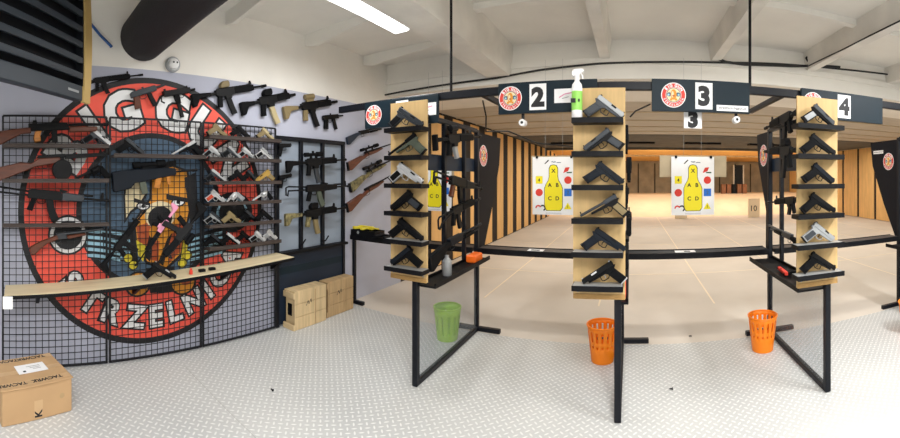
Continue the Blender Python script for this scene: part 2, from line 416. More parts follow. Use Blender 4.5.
for x, y in ((128, 258), (187, 255), (133, 265), (182, 263)): me_(x, y, 5, 'ink', 9); me_(x, y, 4, 'case_yellow', 10)
o = mu.mb.build('wall_mural', recalc=False, smooth=False)
tag(o, 'round red and black crest with white lettering painted on the lilac wall', 'mural')

# ================================================================== GUN DESIGNS
DES = {}
def design(name, L, parts, contact=None):
    DES[name] = dict(L=L, parts=parts, contact=contact, mid=None)
def PT(pname, role, fn, bevel=.0015):
    b = MB(); fn(b); return (pname, role, b.mesh(pname, bevel if bevel else 0))
def ring_guard(x0, x1, z0, depth, r=.0032):
    return lambda b: b.tube([(x0, 0, z0), (x0 + .002, 0, z0 - depth * .8), (x0 - .012, 0, z0 - depth), (x1 + .012, 0, z0 - depth), (x1, 0, z0 - depth * .7), (x1 - .004, 0, z0)], r, 6)

def pistol(name, sl=.2, slim=False):
    P = []
    if slim:
        P.append(PT('slide', 'slide', lambda b: b.prism([(.0, .0), (.09, .0), (.09, .026), (0, .03)], .026)))
        P.append(PT('barrel', 'slide', lambda b: b.cyl((.08, 0, .014), (sl, 0, .014), .009, n=10), 0))
    else:
        P.append(PT('slide', 'slide', lambda b: b.prism([(0, 0), (sl, 0), (sl, .02), (sl - .007, .03), (.004, .03), (0, .024)], .027)))
        P.append(PT('barrel', 'metal', lambda b: b.cyl((sl - .01, 0, .015), (sl + .004, 0, .015), .0075, n=10), 0))
    e = min(sl - .008, .192)
    P.append(PT('frame', 'frame', lambda b: b.prism([(0, -.001), (-.009, -.007), (.010, -.022), (-.022, -.112), (.030, -.124), (.062, -.032), (.075, -.02), (.118, -.02), (e, -.014), (e, -.001)], .024)))
    P.append(PT('grip_panel', 'grip', lambda b: b.prism([(.014, -.03), (-.014, -.104), (.026, -.113), (.054, -.035)], .032)))
    P.append(PT('trigger_guard', 'frame', ring_guard(.114, .06, -.018, .036), 0))
    P.append(PT('trigger', 'metal', lambda b: b.tube([(.09, 0, -.018), (.084, 0, -.032), (.088, 0, -.044)], .003, 6), 0))
    P.append(PT('magazine_base', 'metal', lambda b: b.prism([(-.024, -.112), (-.026, -.119), (.030, -.131), (.031, -.124)], .026), .001))
    P.append(PT('rear_sight', 'metal', lambda b: b.box((.006, -.009, .03), (.016, .009, .037)), 0))
    P.append(PT('front_sight', 'metal', lambda b: b.box((sl - .014, -.003, .024), (sl - .006, .003, .037)), 0))
    if not slim:
        P.append(PT('ejection_port', 'metal', lambda b: b.box((sl * .5, -.0141, .017), (sl * .68, .0141, .0285)), 0))
    design(name, sl, P, ((sl, 0), (.030, -.131)))
pistol('pistol'); pistol('pistol_long', .225); pistol('pistol_short', .175); pistol('pistol_slim', .26, True)

def revolver(name, bl=.24):
    P = [PT('barrel', 'slide', lambda b: b.prism([(.085, .012), (bl, .014), (bl, .03), (bl - .01, .034), (.085, .034)], .018)),
         PT('frame', 'frame', lambda b: b.prism([(0, .03), (.02, .042), (.1, .042), (.1, .0), (.085, -.02), (.02, -.02), (0, -.012)], .018)),
         PT('cylinder', 'slide', lambda b: b.cyl((.034, 0, .014), (.08, 0, .014), .023, n=10), .002),
         PT('grip', 'grip', lambda b: b.prism([(.004, .022), (.03, -.02), (.018, -.06), (.012, -.1), (-.045, -.098), (-.036, -.06), (-.022, -.02), (-.014, .02)], .03), .004),
         PT('trigger_guard', 'frame', ring_guard(.088, .03, -.018, .034), 0),
         PT('trigger', 'metal', lambda b: b.tube([(.062, 0, -.018), (.056, 0, -.032), (.062, 0, -.042)], .003, 6), 0),
         PT('hammer', 'metal', lambda b: b.prism([(0, .025), (-.018, .052), (-.024, .048), (-.006, .015)], .008), 0),
         PT('front_sight', 'metal', lambda b: b.prism([(bl - .03, .033), (bl - .006, .033), (bl - .008, .045)], .005), 0)]
    design(name, bl, P, ((bl, .014), (.012, -.1)))
revolver('revolver'); revolver('revolver_short', .16)

def ar(name, hg=.22, bl=.16, mag=.15, st=.2, optic='box', stock='adj'):
    x0 = st + .05; x1 = x0 + .2; x2 = x1 + hg; L = x2 + bl; P = []
    if stock == 'adj':
        P.append(PT('stock', 'stock', lambda b: b.prism([(0, .024), (.02, .03), (st, .016), (st, -.016), (.08, -.022), (.038, -.082), (0, -.086)], .036), .004))
    elif stock == 'pad':
        P.append(PT('stock', 'stock', lambda b: (b.prism([(0, .035), (.03, .04), (.03, -.075), (0, -.08)], .04), b.prism([(.03, .015), (st, .015), (st, -.012), (.03, -.02)], .02)), .003))
    else:
        P.append(PT('stock', 'stock', lambda b: b.tube([(st + .05, 0, .01), (.02, 0, .0), (.0, 0, -.02), (.0, 0, -.09), (.02, 0, -.1), (.06, 0, -.06), (st + .05, 0, -.015)], .008, 8), 0))
    P.append(PT('buffer_tube', 'metal', lambda b: b.cyl((st - .04, 0, 0), (x0 + .01, 0, 0), .014), 0))
    P.append(PT('receiver', 'body', lambda b: b.prism([(x0, .03), (x1, .03), (x1, -.03), (x1 - .04, -.036), (x1 - .045, -.062), (x0 + .095, -.062), (x0 + .09, -.036), (x0 + .02, -.03), (x0, -.01)], .036)))
    P.append(PT('pistol_grip', 'grip', lambda b: b.prism([(x0 + .02, -.028), (x0 + .064, -.034), (x0 + .045, -.13), (x0 - .002, -.124)], .028), .003))
    P.append(PT('magazine', 'mag', lambda b: b.prism([(x0 + .1, -.055), (x0 + .152, -.055), (x0 + .165, -.055 - mag * .5), (x0 + .185, -.055 - mag), (x0 + .132, -.062 - mag), (x0 + .112, -.055 - mag * .5)], .025), .002))
    P.append(PT('handguard', 'guard', lambda b: b.prism([(x1, .029), (x2, .029), (x2, -.02), (x2 - .01, -.026), (x1, -.026)], .044), .004))
    def rail(b):
        b.box((x0 + .02, -.010, .029), (x2 - .01, .010, .034))
        n = int((x2 - x0 - .03) / .016)
        for i in range(n): b.box((x0 + .022 + i * .016, -.011, .034), (x0 + .030 + i * .016, .011, .040))
    P.append(PT('top_rail', 'metal', rail, 0))
    P.append(PT('barrel', 'metal', lambda b: b.cyl((x2 - .02, 0, .004), (L - .04, 0, .004), .0095), 0))
    P.append(PT('muzzle_device', 'metal', lambda b: b.cyl((L - .06, 0, .004), (L, 0, .004), .014), .001))
    P.append(PT('trigger_guard', 'metal', ring_guard(x0 + .098, x0 + .05, -.034, .03), 0))
    P.append(PT('front_sight', 'metal', lambda b: b.prism([(x2 - .04, .04), (x2 - .01, .04), (x2 - .018, .07), (x2 - .03, .07)], .012), 0))
    if optic == 'box':
        P.append(PT('optic', 'optic', lambda b: (b.prism([(x0 + .06, .04), (x0 + .15, .04), (x0 + .16, .06), (x0 + .155, .098), (x0 + .09, .098), (x0 + .06, .07)], .05)), .006))
        P.append(PT('optic_lens', 'lens', lambda b: b.cyl((x0 + .154, 0, .076), (x0 + .161, 0, .076), .018), 0))
    elif optic == 'scope':
        P.append(PT('optic', 'optic', lambda b: (b.cyl((x0 + .02, 0, .075), (x0 + .19, 0, .075), .016), b.cyl((x0 - .01, 0, .075), (x0 + .04, 0, .075), .022), b.cyl((x0 + .15, 0, .075), (x0 + .22, 0, .075), .025), b.box((x0 + .06, -.01, .038), (x0 + .08, .01, .065)), b.box((x0 + .13, -.01, .038), (x0 + .15, .01, .065)), b.cyl((x0 + .1, 0, .08), (x0 + .1, 0, .11), .012)), 0))
    elif optic == 'tall':
        P.append(PT('optic', 'optic', lambda b: (b.box((x0 + .07, -.012, .038), (x0 + .16, .012, .06)), b.cyl((x0 + .06, 0, .082), (x0 + .17, 0, .082), .026)), .002))
    design(name, L, P)
ar('carbine'); ar('carbine_scope', optic='scope'); ar('carbine_plain', optic=None); ar('carbine_short', hg=.15, bl=.08, mag=.16, st=.15); ar('carbine_tall', hg=.18, bl=.1, mag=.14, st=.17, optic='tall')
ar('carbine_pad', hg=.28, bl=.22, mag=.1, st=.16, optic='tall', stock='pad'); ar('carbine_wire', hg=.28, bl=.18, mag=.12, st=.2, optic=None, stock='wire'); ar('carbine_slim', hg=.3, bl=.25, mag=.08, st=.2, optic=None)
ar('carbine_mini', hg=.12, bl=.05, mag=.13, st=.1, optic=None)

def kal(name, wire=False):
    P = []
    if wire: P.append(PT('stock', 'metal', lambda b: b.tube([(.27, 0, .016), (.03, 0, .03), (.0, 0, .02), (-.0, 0, -.05), (.02, 0, -.06), (.03, 0, -.01), (.27, 0, -.012)], .008, 8), 0))
    else: P.append(PT('stock', 'stock', lambda b: b.prism([(0, -.005), (.27, .014), (.27, -.03), (.03, -.112), (0, -.105)], .036), .005))
    P += [PT('receiver', 'metal', lambda b: b.prism([(.26, .025), (.29, .038), (.5, .038), (.52, .02), (.52, -.034), (.26, -.034)], .036), .003),
          PT('pistol_grip', 'grip', lambda b: b.prism([(.29, -.032), (.33, -.034), (.305, -.13), (.26, -.122)], .028), .003),
          PT('magazine', 'mag', lambda b: b.prism([(.4, -.03), (.455, -.03), (.475, -.1), (.515, -.17), (.46, -.2), (.42, -.12)], .025), .002),
          PT('handguard', 'guard', lambda b: b.prism([(.52, .034), (.69, .028), (.69, -.022), (.52, -.032)], .042), .005),
          PT('gas_tube', 'metal', lambda b: b.cyl((.66, 0, .026), (.76, 0, .026), .010), 0),
          PT('barrel', 'metal', lambda b: (b.cyl((.67, 0, .0), (.9, 0, .0), .009), b.cyl((.87, 0, 0), (.9, 0, 0), .013)), 0),
          PT('rear_sight', 'metal', lambda b: b.prism([(.5, .03), (.56, .036), (.56, .046), (.5, .056)], .02), 0),
          PT('front_sight', 'metal', lambda b: b.prism([(.82, .0), (.85, .0), (.843, .06), (.828, .06)], .012), 0),
          PT('trigger_guard', 'metal', ring_guard(.395, .335, -.032, .034), 0)]
    design(name, .9, P)
kal('battle_rifle'); kal('battle_rifle_wire', True)

design('drum_gun', .9, [                                  # wooden stock, perforated jacket, drum magazine
    PT('stock', 'stock', lambda b: b.prism([(0, -.045), (.22, -.01), (.3, -.022), (.36, .012), (.52, .012), (.52, -.03), (.33, -.05), (.27, -.072), (.04, -.145), (0, -.14)], .04), .006),
    PT('receiver', 'metal', lambda b: b.prism([(.34, .012), (.36, .035), (.56, .035), (.56, .008)], .034), .003),
    PT('barrel_jacket', 'metal', lambda b: b.prism([(.56, .032), (.87, .026), (.88, .0), (.56, -.006)], .03), .003),
    PT('barrel', 'metal', lambda b: b.cyl((.85, 0, .014), (.9, 0, .014), .008), 0),
    PT('drum_magazine', 'mag', lambda b: (b.cyl((.53, -.032, -.085), (.53, .032, -.085), .076, n=24), b.box((.505, -.015, -.04), (.555, .015, .01))), .003),
    PT('trigger_guard', 'metal', ring_guard(.42, .35, -.03, .036), 0),
    PT('front_sight', 'metal', lambda b: b.prism([(.82, .026), (.85, .026), (.84, .05), (.83, .05)], .008), 0)])
design('grip_gun', .92, [                                 # wooden stock, wooden pistol grip and fore grip
    PT('stock', 'stock', lambda b: b.prism([(0, -.03), (.05, -.02), (.3, .002), (.3, -.045), (.22, -.05), (.05, -.13), (0, -.12)], .042), .006),
    PT('receiver', 'metal', lambda b: b.prism([(.28, .03), (.58, .03), (.6, .012), (.6, -.026), (.28, -.03)], .04), .003),
    PT('pistol_grip', 'grip', lambda b: b.prism([(.33, -.028), (.385, -.028), (.37, -.06), (.375, -.11), (.325, -.122), (.315, -.09)], .034), .006),
    PT('magazine', 'mag', lambda b: b.prism([(.46, -.025), (.505, -.025), (.508, -.125), (.463, -.125)], .022), .002),
    PT('fore_grip', 'guard', lambda b: b.prism([(.6, .0), (.83, -.004), (.83, -.036), (.8, -.045), (.6, -.048)], .042), .008),
    PT('barrel', 'metal', lambda b: (b.cyl((.6, 0, .012), (.92, 0, .012), .011), b.cyl((.88, 0, .012), (.92, 0, .012), .015)), 0),
    PT('trigger_guard', 'metal', ring_guard(.455, .39, -.028, .036), 0),
    PT('rear_sight', 'metal', lambda b: b.prism([(.31, .03), (.35, .03), (.345, .055), (.318, .055)], .02), 0)])
def bolt(name, scope=True, L=1.08):
    P = [PT('stock', 'stock', lambda b: b.prism([(0, -.03), (.28, -.006), (.33, -.024), (.4, .004), (L - .32, .004), (L - .3, -.012), (.62, -.034), (.4, -.04), (.34, -.06), (.3, -.062), (.05, -.145), (0, -.138)], .042), .007),
         PT('butt_pad', 'metal', lambda b: b.prism([(-.012, -.028), (.0, -.028), (.0, -.14), (-.012, -.142)], .04), .003),
         PT('receiver', 'metal', lambda b: b.prism([(.36, .002), (.37, .026), (.56, .026), (.58, .002)], .032), .003),
         PT('barrel', 'metal', lambda b: b.cyl((.56, 0, .014), (L, 0, .014), .012, .008), 0),
         PT('bolt_handle', 'metal', lambda b: b.tube([(.41, 0, .014), (.41, -.03, .008), (.405, -.045, -.02)], .006, 6), 0),
         PT('trigger_guard', 'metal', ring_guard(.45, .37, -.036, .032), 0)]
    if scope:
        P += [PT('scope', 'optic', lambda b: (b.cyl((.34, 0, .062), (.64, 0, .062), .014), b.cyl((.3, 0, .062), (.37, 0, .062), .021), b.cyl((.6, 0, .062), (.68, 0, .062), .026), b.cyl((.48, 0, .07), (.48, 0, .096), .011)), 0),
              PT('scope_mount', 'metal', lambda b: b.box((.4, -.01, .024), (.42, .01, .06)), 0), PT('scope_mount', 'metal', lambda b: b.box((.54, -.01, .024), (.56, .01, .06)), 0)]
    design(name, L, P)
bolt('hunting_rifle'); bolt('plain_rifle', False)
design('sawn_shotgun', .66, [
    PT('stock', 'stock', lambda b: b.prism([(0, -.06), (.1, -.02), (.22, .01), (.26, .02), (.26, -.02), (.16, -.045), (.09, -.09), (.035, -.135), (0, -.12)], .036), .007),
    PT('receiver', 'metal', lambda b: b.prism([(.24, .03), (.33, .036), (.33, -.024), (.25, -.022)], .036), .003),
    PT('fore_grip', 'guard', lambda b: b.prism([(.33, .002), (.5, .006), (.5, -.016), (.34, -.028)], .04), .006),
    PT('barrel', 'metal', lambda b: (b.cyl((.32, -.011, .02), (.66, -.011, .02), .0115), b.cyl((.32, .011, .02), (.66, .011, .02), .0115)), 0),
    PT('trigger_guard', 'metal', ring_guard(.27, .2, -.018, .034), 0)])
design('pump_shotgun', 1.0, [
    PT('stock', 'stock', lambda b: b.prism([(0, -.02), (.26, .012), (.34, .012), (.34, -.024), (.28, -.035), (.05, -.14), (0, -.13)], .042), .007),
    PT('receiver', 'metal', lambda b: b.prism([(.32, .034), (.54, .034), (.56, .02), (.56, -.03), (.33, -.028)], .036), .004),
    PT('barrel', 'metal', lambda b: b.cyl((.55, 0, .02), (1.0, 0, .02), .012), 0),
    PT('tube_magazine', 'metal', lambda b: b.cyl((.55, 0, -.008), (.92, 0, -.008), .0125), 0),
    PT('fore_grip', 'guard', lambda b: b.prism([(.6, .004), (.8, .004), (.8, -.028), (.6, -.03)], .046), .008),
    PT('trigger_guard', 'metal', ring_guard(.43, .36, -.028, .036), 0)])
design('bullpup_rifle', .82, [
    PT('stock', 'stock', lambda b: b.prism([(0, .05), (.1, .062), (.52, .052), (.6, .04), (.6, -.02), (.44, -.035), (.3, -.055), (.2, -.06), (.16, -.105), (.02, -.125), (0, -.12)], .05), .008),
    PT('pistol_grip', 'grip', lambda b: b.prism([(.4, -.026), (.46, -.026), (.43, -.13), (.375, -.118)], .034), .004),
    PT('magazine', 'mag', lambda b: b.prism([(.24, -.04), (.3, -.04), (.32, -.16), (.262, -.17)], .026), .002),
    PT('barrel', 'metal', lambda b: (b.cyl((.55, 0, .01), (.82, 0, .01), .010), b.cyl((.77, 0, .01), (.82, 0, .01), .015)), 0),
    PT('scope', 'optic', lambda b: (b.cyl((.22, 0, .095), (.46, 0, .095), .022), b.cyl((.2, 0, .095), (.26, 0, .095), .03), b.cyl((.42, 0, .095), (.5, 0, .095), .034), b.box((.28, -.012, .05), (.42, .012, .08))), 0),
    PT('fore_grip', 'grip', lambda b: b.prism([(.5, -.018), (.545, -.018), (.54, -.1), (.508, -.1)], .026), .003)])
design('machine_pistol', .34, [
    PT('receiver', 'metal', lambda b: b.prism([(0, .03), (.02, .04), (.24, .04), (.25, .03), (.25, -.01), (.0, -.012)], .038), .003),
    PT('pistol_grip', 'grip', lambda b: b.prism([(.02, -.01), (.075, -.012), (.06, -.12), (.0, -.115)], .032), .005),
    PT('magazine', 'mag', lambda b: b.prism([(.15, -.01), (.19, -.01), (.215, -.13), (.172, -.138)], .022), .002),
    PT('barrel', 'metal', lambda b: b.cyl((.24, 0, .018), (.34, 0, .018), .010), 0),
    PT('trigger_guard', 'metal', ring_guard(.135, .08, -.01, .036), 0),
    PT('cocking_knob', 'metal', lambda b: b.cyl((.13, 0, .04), (.13, 0, .055), .009), 0)])
design('box_gun', .36, [
    PT('receiver', 'metal', lambda b: b.prism([(0, .035), (.3, .035), (.3, -.02), (.02, -.022), (.0, .0)], .044), .003),
    PT('pistol_grip', 'grip', lambda b: b.prism([(.11, -.02), (.17, -.02), (.172, -.11), (.125, -.11)], .036), .004),
    PT('magazine', 'mag', lambda b: b.prism([(.13, -.108), (.167, -.108), (.175, -.25), (.137, -.25)], .024), .002),
    PT('barrel', 'metal', lambda b: b.cyl((.3, 0, .008), (.36, 0, .008), .012), 0),
    PT('stock', 'stock', lambda b: b.tube([(.02, 0, -.005), (-.02, 0, -.01), (-.03, 0, -.06), (-.0, 0, -.08)], .008, 6), 0),
    PT('trigger_guard', 'metal', ring_guard(.215, .172, -.02, .036), 0),
    PT('rear_sight', 'metal', lambda b: b.box((.02, -.012, .035), (.035, .012, .055)), 0), PT('front_sight', 'metal', lambda b: b.box((.27, -.006, .035), (.28, .006, .055)), 0)])

DEF = dict(metal='gunblack', body='gunblack', slide='gunblack', frame='polymer', grip='polymer', stock='polymer', guard='polymer', mag='gunblack', optic='polymer', lens='lens')
KIND = {}
for k in DES:
    KIND[k] = ('pistol', 'pistol') if k.startswith('pistol') else ('revolver', 'revolver') if k.startswith('revolver') else ('shotgun', 'shotgun') if 'shotgun' in k else ('machine_pistol', 'gun') if k in ('machine_pistol', 'box_gun') else ('submachine_gun', 'gun') if k in ('drum_gun', 'grip_gun') else ('rifle', 'rifle')
def gun(des, mw, label, mats=None, group=None, scale=1.0, name=None):
    D = DES[des]; mats = {**DEF, **(mats or {})}
    r = thing(name or KIND[des][0], label, KIND[des][1], group=group)
    r.matrix_world = mw @ Matrix.Scale(scale, 4)
    made = {}
    for pn, role, me in D['parts']:
        if not me.materials: me.materials.append(M['black'])
        elif me.materials[0] is None: me.materials[0] = M['black']
        o = bpy.data.objects.new(pn, me); COL.objects.link(o); made[pn] = o; o.parent = next((made[k] for k in SUB.get(pn, ()) if k in made), r)
        o.material_slots[0].link = 'OBJECT'; o.material_slots[0].material = M[mats[role]]
    return r
SUB = dict(rear_sight=('slide', 'receiver'), front_sight=('slide', 'handguard', 'barrel'), ejection_port=('slide',), grip_panel=('frame',), trigger=('frame',), optic_lens=('optic',), muzzle_device=('barrel',), butt_pad=('stock',), scope_mount=('scope',), cocking_knob=('receiver',), hammer=('frame',), trigger_guard=('frame', 'receiver'))
def frame(o, x, z):
    x = x.normalized(); z = (z - x * z.dot(x)).normalized(); y = z.cross(x)
    m = Matrix((x, y, z)).transposed().to_4x4(); m.translation = o; return m
def span(des, A, B, label, mats=None, group=None, up=(0, 0, 1), smax=None):   # butt at A, muzzle at B
    d = B - A; s = d.length / DES[des]['L']
    return gun(des, frame(A, d, V(up)), label, mats, group, s)
def rest(des, C, h, label, mats=None, group=None, s=1.0):                 # standing on muzzle and butt; C = middle of the foot line, h = muzzle side
    (mx, mz), (bx_, bz) = DES[des]['contact']; a = math.atan2(mz - bz, mx - bx_); h = V(h).normalized(); Z = V((0, 0, 1))
    x = h * math.cos(a) - Z * math.sin(a); z = h * math.sin(a) + Z * math.cos(a)
    mid = (x * (mx + bx_ - .02) + z * (mz + bz)) * (.5 * s); low = V((0, 0, min((x.z * v.co.x + z.z * v.co.z) for _, _, me in DES[des]['parts'] for v in me.vertices) * s))
    O = V(C) - V((mid.x, mid.y, 0)); O.z = C[2] + .0015 - low.z + (.0035 if False else 0)
    return gun(des, frame(O, x, z), label, mats, group, s)

# ================================================================== MESH PANELS ON THE LEFT WALL
XP = XW + .055
def mesh_panel(y0, y1, label):
    t = thing('mesh_panel', label, 'wire panel', (XP, (y0 + y1) / 2, .012), 'wire panels along the painted wall'); oy = (y0 + y1) / 2
    z0, z1 = .012, 2.11; b = MB(); h = (y1 - y0) / 2
    for s in (-1, 1): b.box((-.008, s * h - .008, 0), (.008, s * h + .008, z1 - z0), 'wire')
    for z in (0, z1 - z0): b.box((-.008, -h, z - (.008 if z else 0)), (.008, h, z + (.008 if z else .016)), 'wire')
    b.build('panel_frame', t)
    w = MB(); n = int(round((y1 - y0) / .0545)); k = int(round((z1 - z0) / .0545))
    for i in range(1, n):
        y = -h + (y1 - y0) * i / n; w.box((-.0022, y - .003, .008), (.0022, y + .003, z1 - z0 - .008), 'wire')
    for i in range(1, k):
        z = (z1 - z0) * i / k; w.box((-.0064, -h, z - .003), (-.0024, h, z + .003), 'wire')
    w.build('wire_grid', t, smooth=False)
PY = [(-.62, .755), (.785, 1.65), (1.675, 2.525)]
mesh_panel(-.12, .755, 'black wire grid panel nearest the cardboard box'); mesh_panel(.785, 1.65, 'black wire grid panel behind the pink gun, between two others')
mesh_panel(1.675, 2.525, 'black wire grid panel carrying six pistol shelves, beside the gun rack')
XS0, XS1 = XP + .011, XP + .115
def shelf(y0, y1, z, label):
    b = MB(); b.box((XS0, y0, z - .022), (XS1, y1, z), 'shelf_dark'); b.box((XS1 - .012, y0, z), (XS1, y1, z + .012), 'shelf_dark')
    o = b.build('gun_shelf', bevel=.002); tag(o, label, 'shelf', 'dark gun shelves on the wire panels')
def zz(px, py, X=XS1): return on_x(px, py, X).z
Z1 = [1.86, 1.575, 1.215]
shelf(-.12, .75, Z1[0], 'dark shelf under the wood-stocked gun at the top of the first wire panel')
shelf(-.12, .75, Z1[1], 'dark shelf under the drum-magazine gun on the first wire panel')
shelf(-.12, .75, Z1[2], 'dark shelf under the black folding-stock rifle on the first wire panel')
Z2 = 1.785
shelf(.79, 1.645, Z2, 'dark shelf above the scoped bullpup rifle')
Z3 = [1.975, 1.77, 1.55, 1.355, 1.15, .945]
for z, t in zip(Z3, ('topmost of six, under three tan and black pistols', 'under a row of four silver pistols', 'under the gold pistol', 'under the red-gripped pistol and the silver revolvers', 'under a grey, a tan and two dark pistols', 'lowest of the six, just above the long pine shelf')):
    shelf(1.68, 2.52, z, 'dark pistol shelf ' + t)
# long pine shelf on brackets
t = thing('pine_shelf', 'long pale pine shelf fixed along the wire panels below the guns', 'shelf', (0, 0, 0))
def ZPf(y): return .705 + (y + .1) / 2.63 * .10
ZP = ZPf(1.0)
def slab(name, x0, x1, dz0, dz1, m, bev=0):
    b = MB(); b.prism([(-.1, ZPf(-.1) + dz0), (2.53, ZPf(2.53) + dz0), (2.53, ZPf(2.53) + dz1), (-.1, ZPf(-.1) + dz1)], x1 - x0, m, to=lambda u, v, w: (w, u, v), w0=x0); b.build(name, t, bev)
slab('board', XS0, XP + .30, -.028, 0, 'pine', .003); slab('edge_strip', XP + .30, XP + .308, -.03, -.004, 'black')
for yy in (.15, .98, 1.85, 2.45):
    zb = ZPf(yy) - .0295
    b = MB(); b.prism([(XS0, zb), (XP + .22, zb), (XP + .22, zb - .012), (XS0 + .014, zb - .13), (XS0, zb - .13)], .03, 'black', to=lambda u, v, w: (u, w, v), w0=yy); b.build('bracket', t)
b = MB(); b.box((XP + .309, -.11, ZPf(-.1) - .10), (XP + .311, -.035, ZPf(-.1) - .005), 'paper'); tag(b.build('hanging_card'), 'white paper card hanging from the left end of the pine shelf', 'card')

W = lambda px, py, X=XS0 + .055: on_x(px, py, X)
span('grip_gun', W(-7, 129), W(108, 126), 'gun with brown wooden stock, pistol grip and fore grip on the upper shelf, far left', dict(stock='walnut', grip='light_wood', guard='walnut'))
span('drum_gun', W(-9, 163), W(109, 156), 'wood-stocked gun with a black drum magazine on the second shelf, far left', dict(stock='walnut'))
span('battle_rifle_wire', W(-6, 190), W(110, 201), 'black rifle with folding wire stock on the lowest dark shelf of the first panel', dict(grip='polymer', guard='gunmetal', metal='gunblack'))
span('sawn_shotgun', W(29, 240, XP + .035), W(103, 231, XP + .035), 'short sawn-off shotgun with brown grip hung on the first wire panel', dict(stock='walnut', guard='walnut', metal='gunmetal'))
def sp(des, px, row, s, label, mats=None, scale=1.0, grp=None, X=XS0 + .05):
    p = on_x(px, 200, X); rest(des, (X, p.y, row), (0, s, 0), label, mats, grp, scale)
GR = dict(grp='handguns on the wire panel shelves')
sp('pistol', 96, Z1[0], 1, 'two-tone pistol leaning behind the wooden fore grip at the right end of the upper shelf', dict(slide='silver', frame='gunmetal'), X=XS0 + .014, **GR)
sp('revolver', 92, Z1[1], -1, 'black revolver at the right end of the shelf holding the drum-magazine gun', X=XS0 + .014, **GR)
sp('pistol', 130, Z2, 1, 'black pistol with silver edges standing on the shelf above the bullpup rifle', dict(slide='gunmetal'), **GR)
sp('pistol_slim', 187, Z2, -1, 'slim silver-barrelled pistol at the right end of the shelf above the bullpup rifle', dict(slide='silver'), **GR)
span('bullpup_rifle', W(112, 178, XP + .06), W(197, 171, XP + .06), 'dark bullpup rifle with scope and olive magazine on the middle wire panel', dict(stock='gunblue', mag='olive', grip='light_wood'))
# long guns leaning on the pine shelf
span('carbine_plain', on_x(101, 268, XP + .20), on_x(146, 210, XP + .05), 'black rifle leaning muzzle up on the pine shelf, left of the pink gun', up=(0, -1, .8))
span('carbine_slim', on_x(177, 206, XP + .045), on_x(135, 266, XP + .11), 'pink and black carbine leaning muzzle down on the pine shelf', dict(stock='pink', body='pink', mag='polymer'), up=(0, 1, .6))
span('carbine_tall', on_x(205, 207, XP + .13), on_x(157, 264, XP + .20), 'black carbine with bulky sight leaning muzzle down, right of the pink gun', up=(0, 1, .6))
p = on_x(158, 266, XP + .20)
rest('pistol_long', (XP + .245, p.y, ZPf(p.y) + .004), (.25, 1, 0), 'black pistol propped on the pine shelf under the pink gun', dict(metal='nickel'))
b = MB(); p = on_x(191, 262, XP + .22); b.lathe([(.016, 0), (.016, .03), (.01, .034), (.01, .05)], 14, (p.x, p.y, ZPf(p.y) + .001), 'red'); tag(b.build('small_bottle'), 'tiny red bottle on the pine shelf', 'bottle')
for px, lb in ((202, 'small black box next to the tiny red bottle on the pine shelf'), (212, 'small black box nearest the right end of the pine shelf')):
    p = on_x(px, 262, XP + .2); tag(bx('small_box', (p.x - .02, p.y - .028, ZPf(p.y) + .002), (p.x + .02, p.y + .028, ZPf(p.y) + .024), 'black', None, .002), lb, 'box')
# pistols on the six shelves
S_, N_ = dict(slide='silver', frame='nickel', grip='polymer'), dict(slide='nickel', frame='gunmetal', grip='polymer')
sh = lambda n: ('on the topmost pistol shelf', 'on the second pistol shelf', 'on the third pistol shelf', 'on the fourth pistol shelf', 'on the fifth pistol shelf', 'on the lowest pistol shelf')[n]
ROWS = [
 (0, [('pistol', 217, 1, 'tan-framed pistol at the left end {}', dict(frame='tan', grip='tan', slide='tan')), ('pistol', 240, 1, 'all black pistol between two tan ones {}', None), ('pistol', 265, 1, 'sand coloured pistol at the right end {}', dict(slide='sand', frame='tan', grip='tan'))]),
 (1, [('pistol_long', 214, 1, 'long silver pistol at the left end {}', S_), ('pistol', 231, 1, 'dull nickel pistol, second from left {}', N_), ('pistol_long', 247, 1, 'bright silver pistol, third from left {}', S_), ('pistol', 264, 1, 'silver pistol with dark grip at the right end {}', dict(slide='nickel', frame='silver'))]),
 (2, [('pistol_long', 216, 1, 'silver pistol with dark frame at the left end {}', dict(slide='silver', frame='gunmetal')), ('pistol_short', 237, 1, 'small dark pistol in the middle {}', None), ('pistol_short', 249, 1, 'small dark pistol beside the gold one {}', dict(slide='gunmetal')), ('pistol_long', 265, -1, 'gold pistol at the right end {}', dict(slide='gold', frame='gold', grip='tan'))]),
 (3, [('pistol', 215, 1, 'silver pistol with red grip {}', dict(slide='silver', frame='silver', grip='grip_red')), ('revolver_short', 235, -1, 'stubby silver revolver in the middle {}', dict(slide='silver', frame='silver', grip='nickel')), ('revolver', 262, -1, 'long silver revolver with black grip {}', dict(slide='silver', frame='silver'))]),
 (4, [('pistol', 214, 1, 'grey pistol at the left end {}', dict(slide='gunmetal', frame='nickel')), ('pistol', 231, 1, 'tan pistol, second from left {}', dict(slide='tan', frame='tan', grip='tan')), ('pistol', 248, 1, 'dark grey pistol, third from left {}', dict(slide='gunmetal')), ('pistol', 264, 1, 'black pistol at the right end {}', None)]),
 (5, [('pistol', 214, 1, 'dark grey pistol at the left end {}', dict(slide='gunmetal')), ('pistol', 230, 1, 'silver pistol with black frame, second from left {}', dict(slide='silver')), ('pistol', 244, 1, 'black pistol in the middle {}', None), ('pistol_short', 257, 1, 'short silver pistol, second from right {}', S_), ('pistol_short', 269, 1, 'short nickel pistol at the right end {}', dict(slide='silver', frame='silver', grip='nickel'))])]
for r, L in ROWS:
    for i, (d, px, s, lb, mt) in enumerate(L):
        sp(d, px, Z3[r], s, lb.format(sh(r)), mt, .86, X=XS0 + .03 + .034 * (i % 2), **GR)

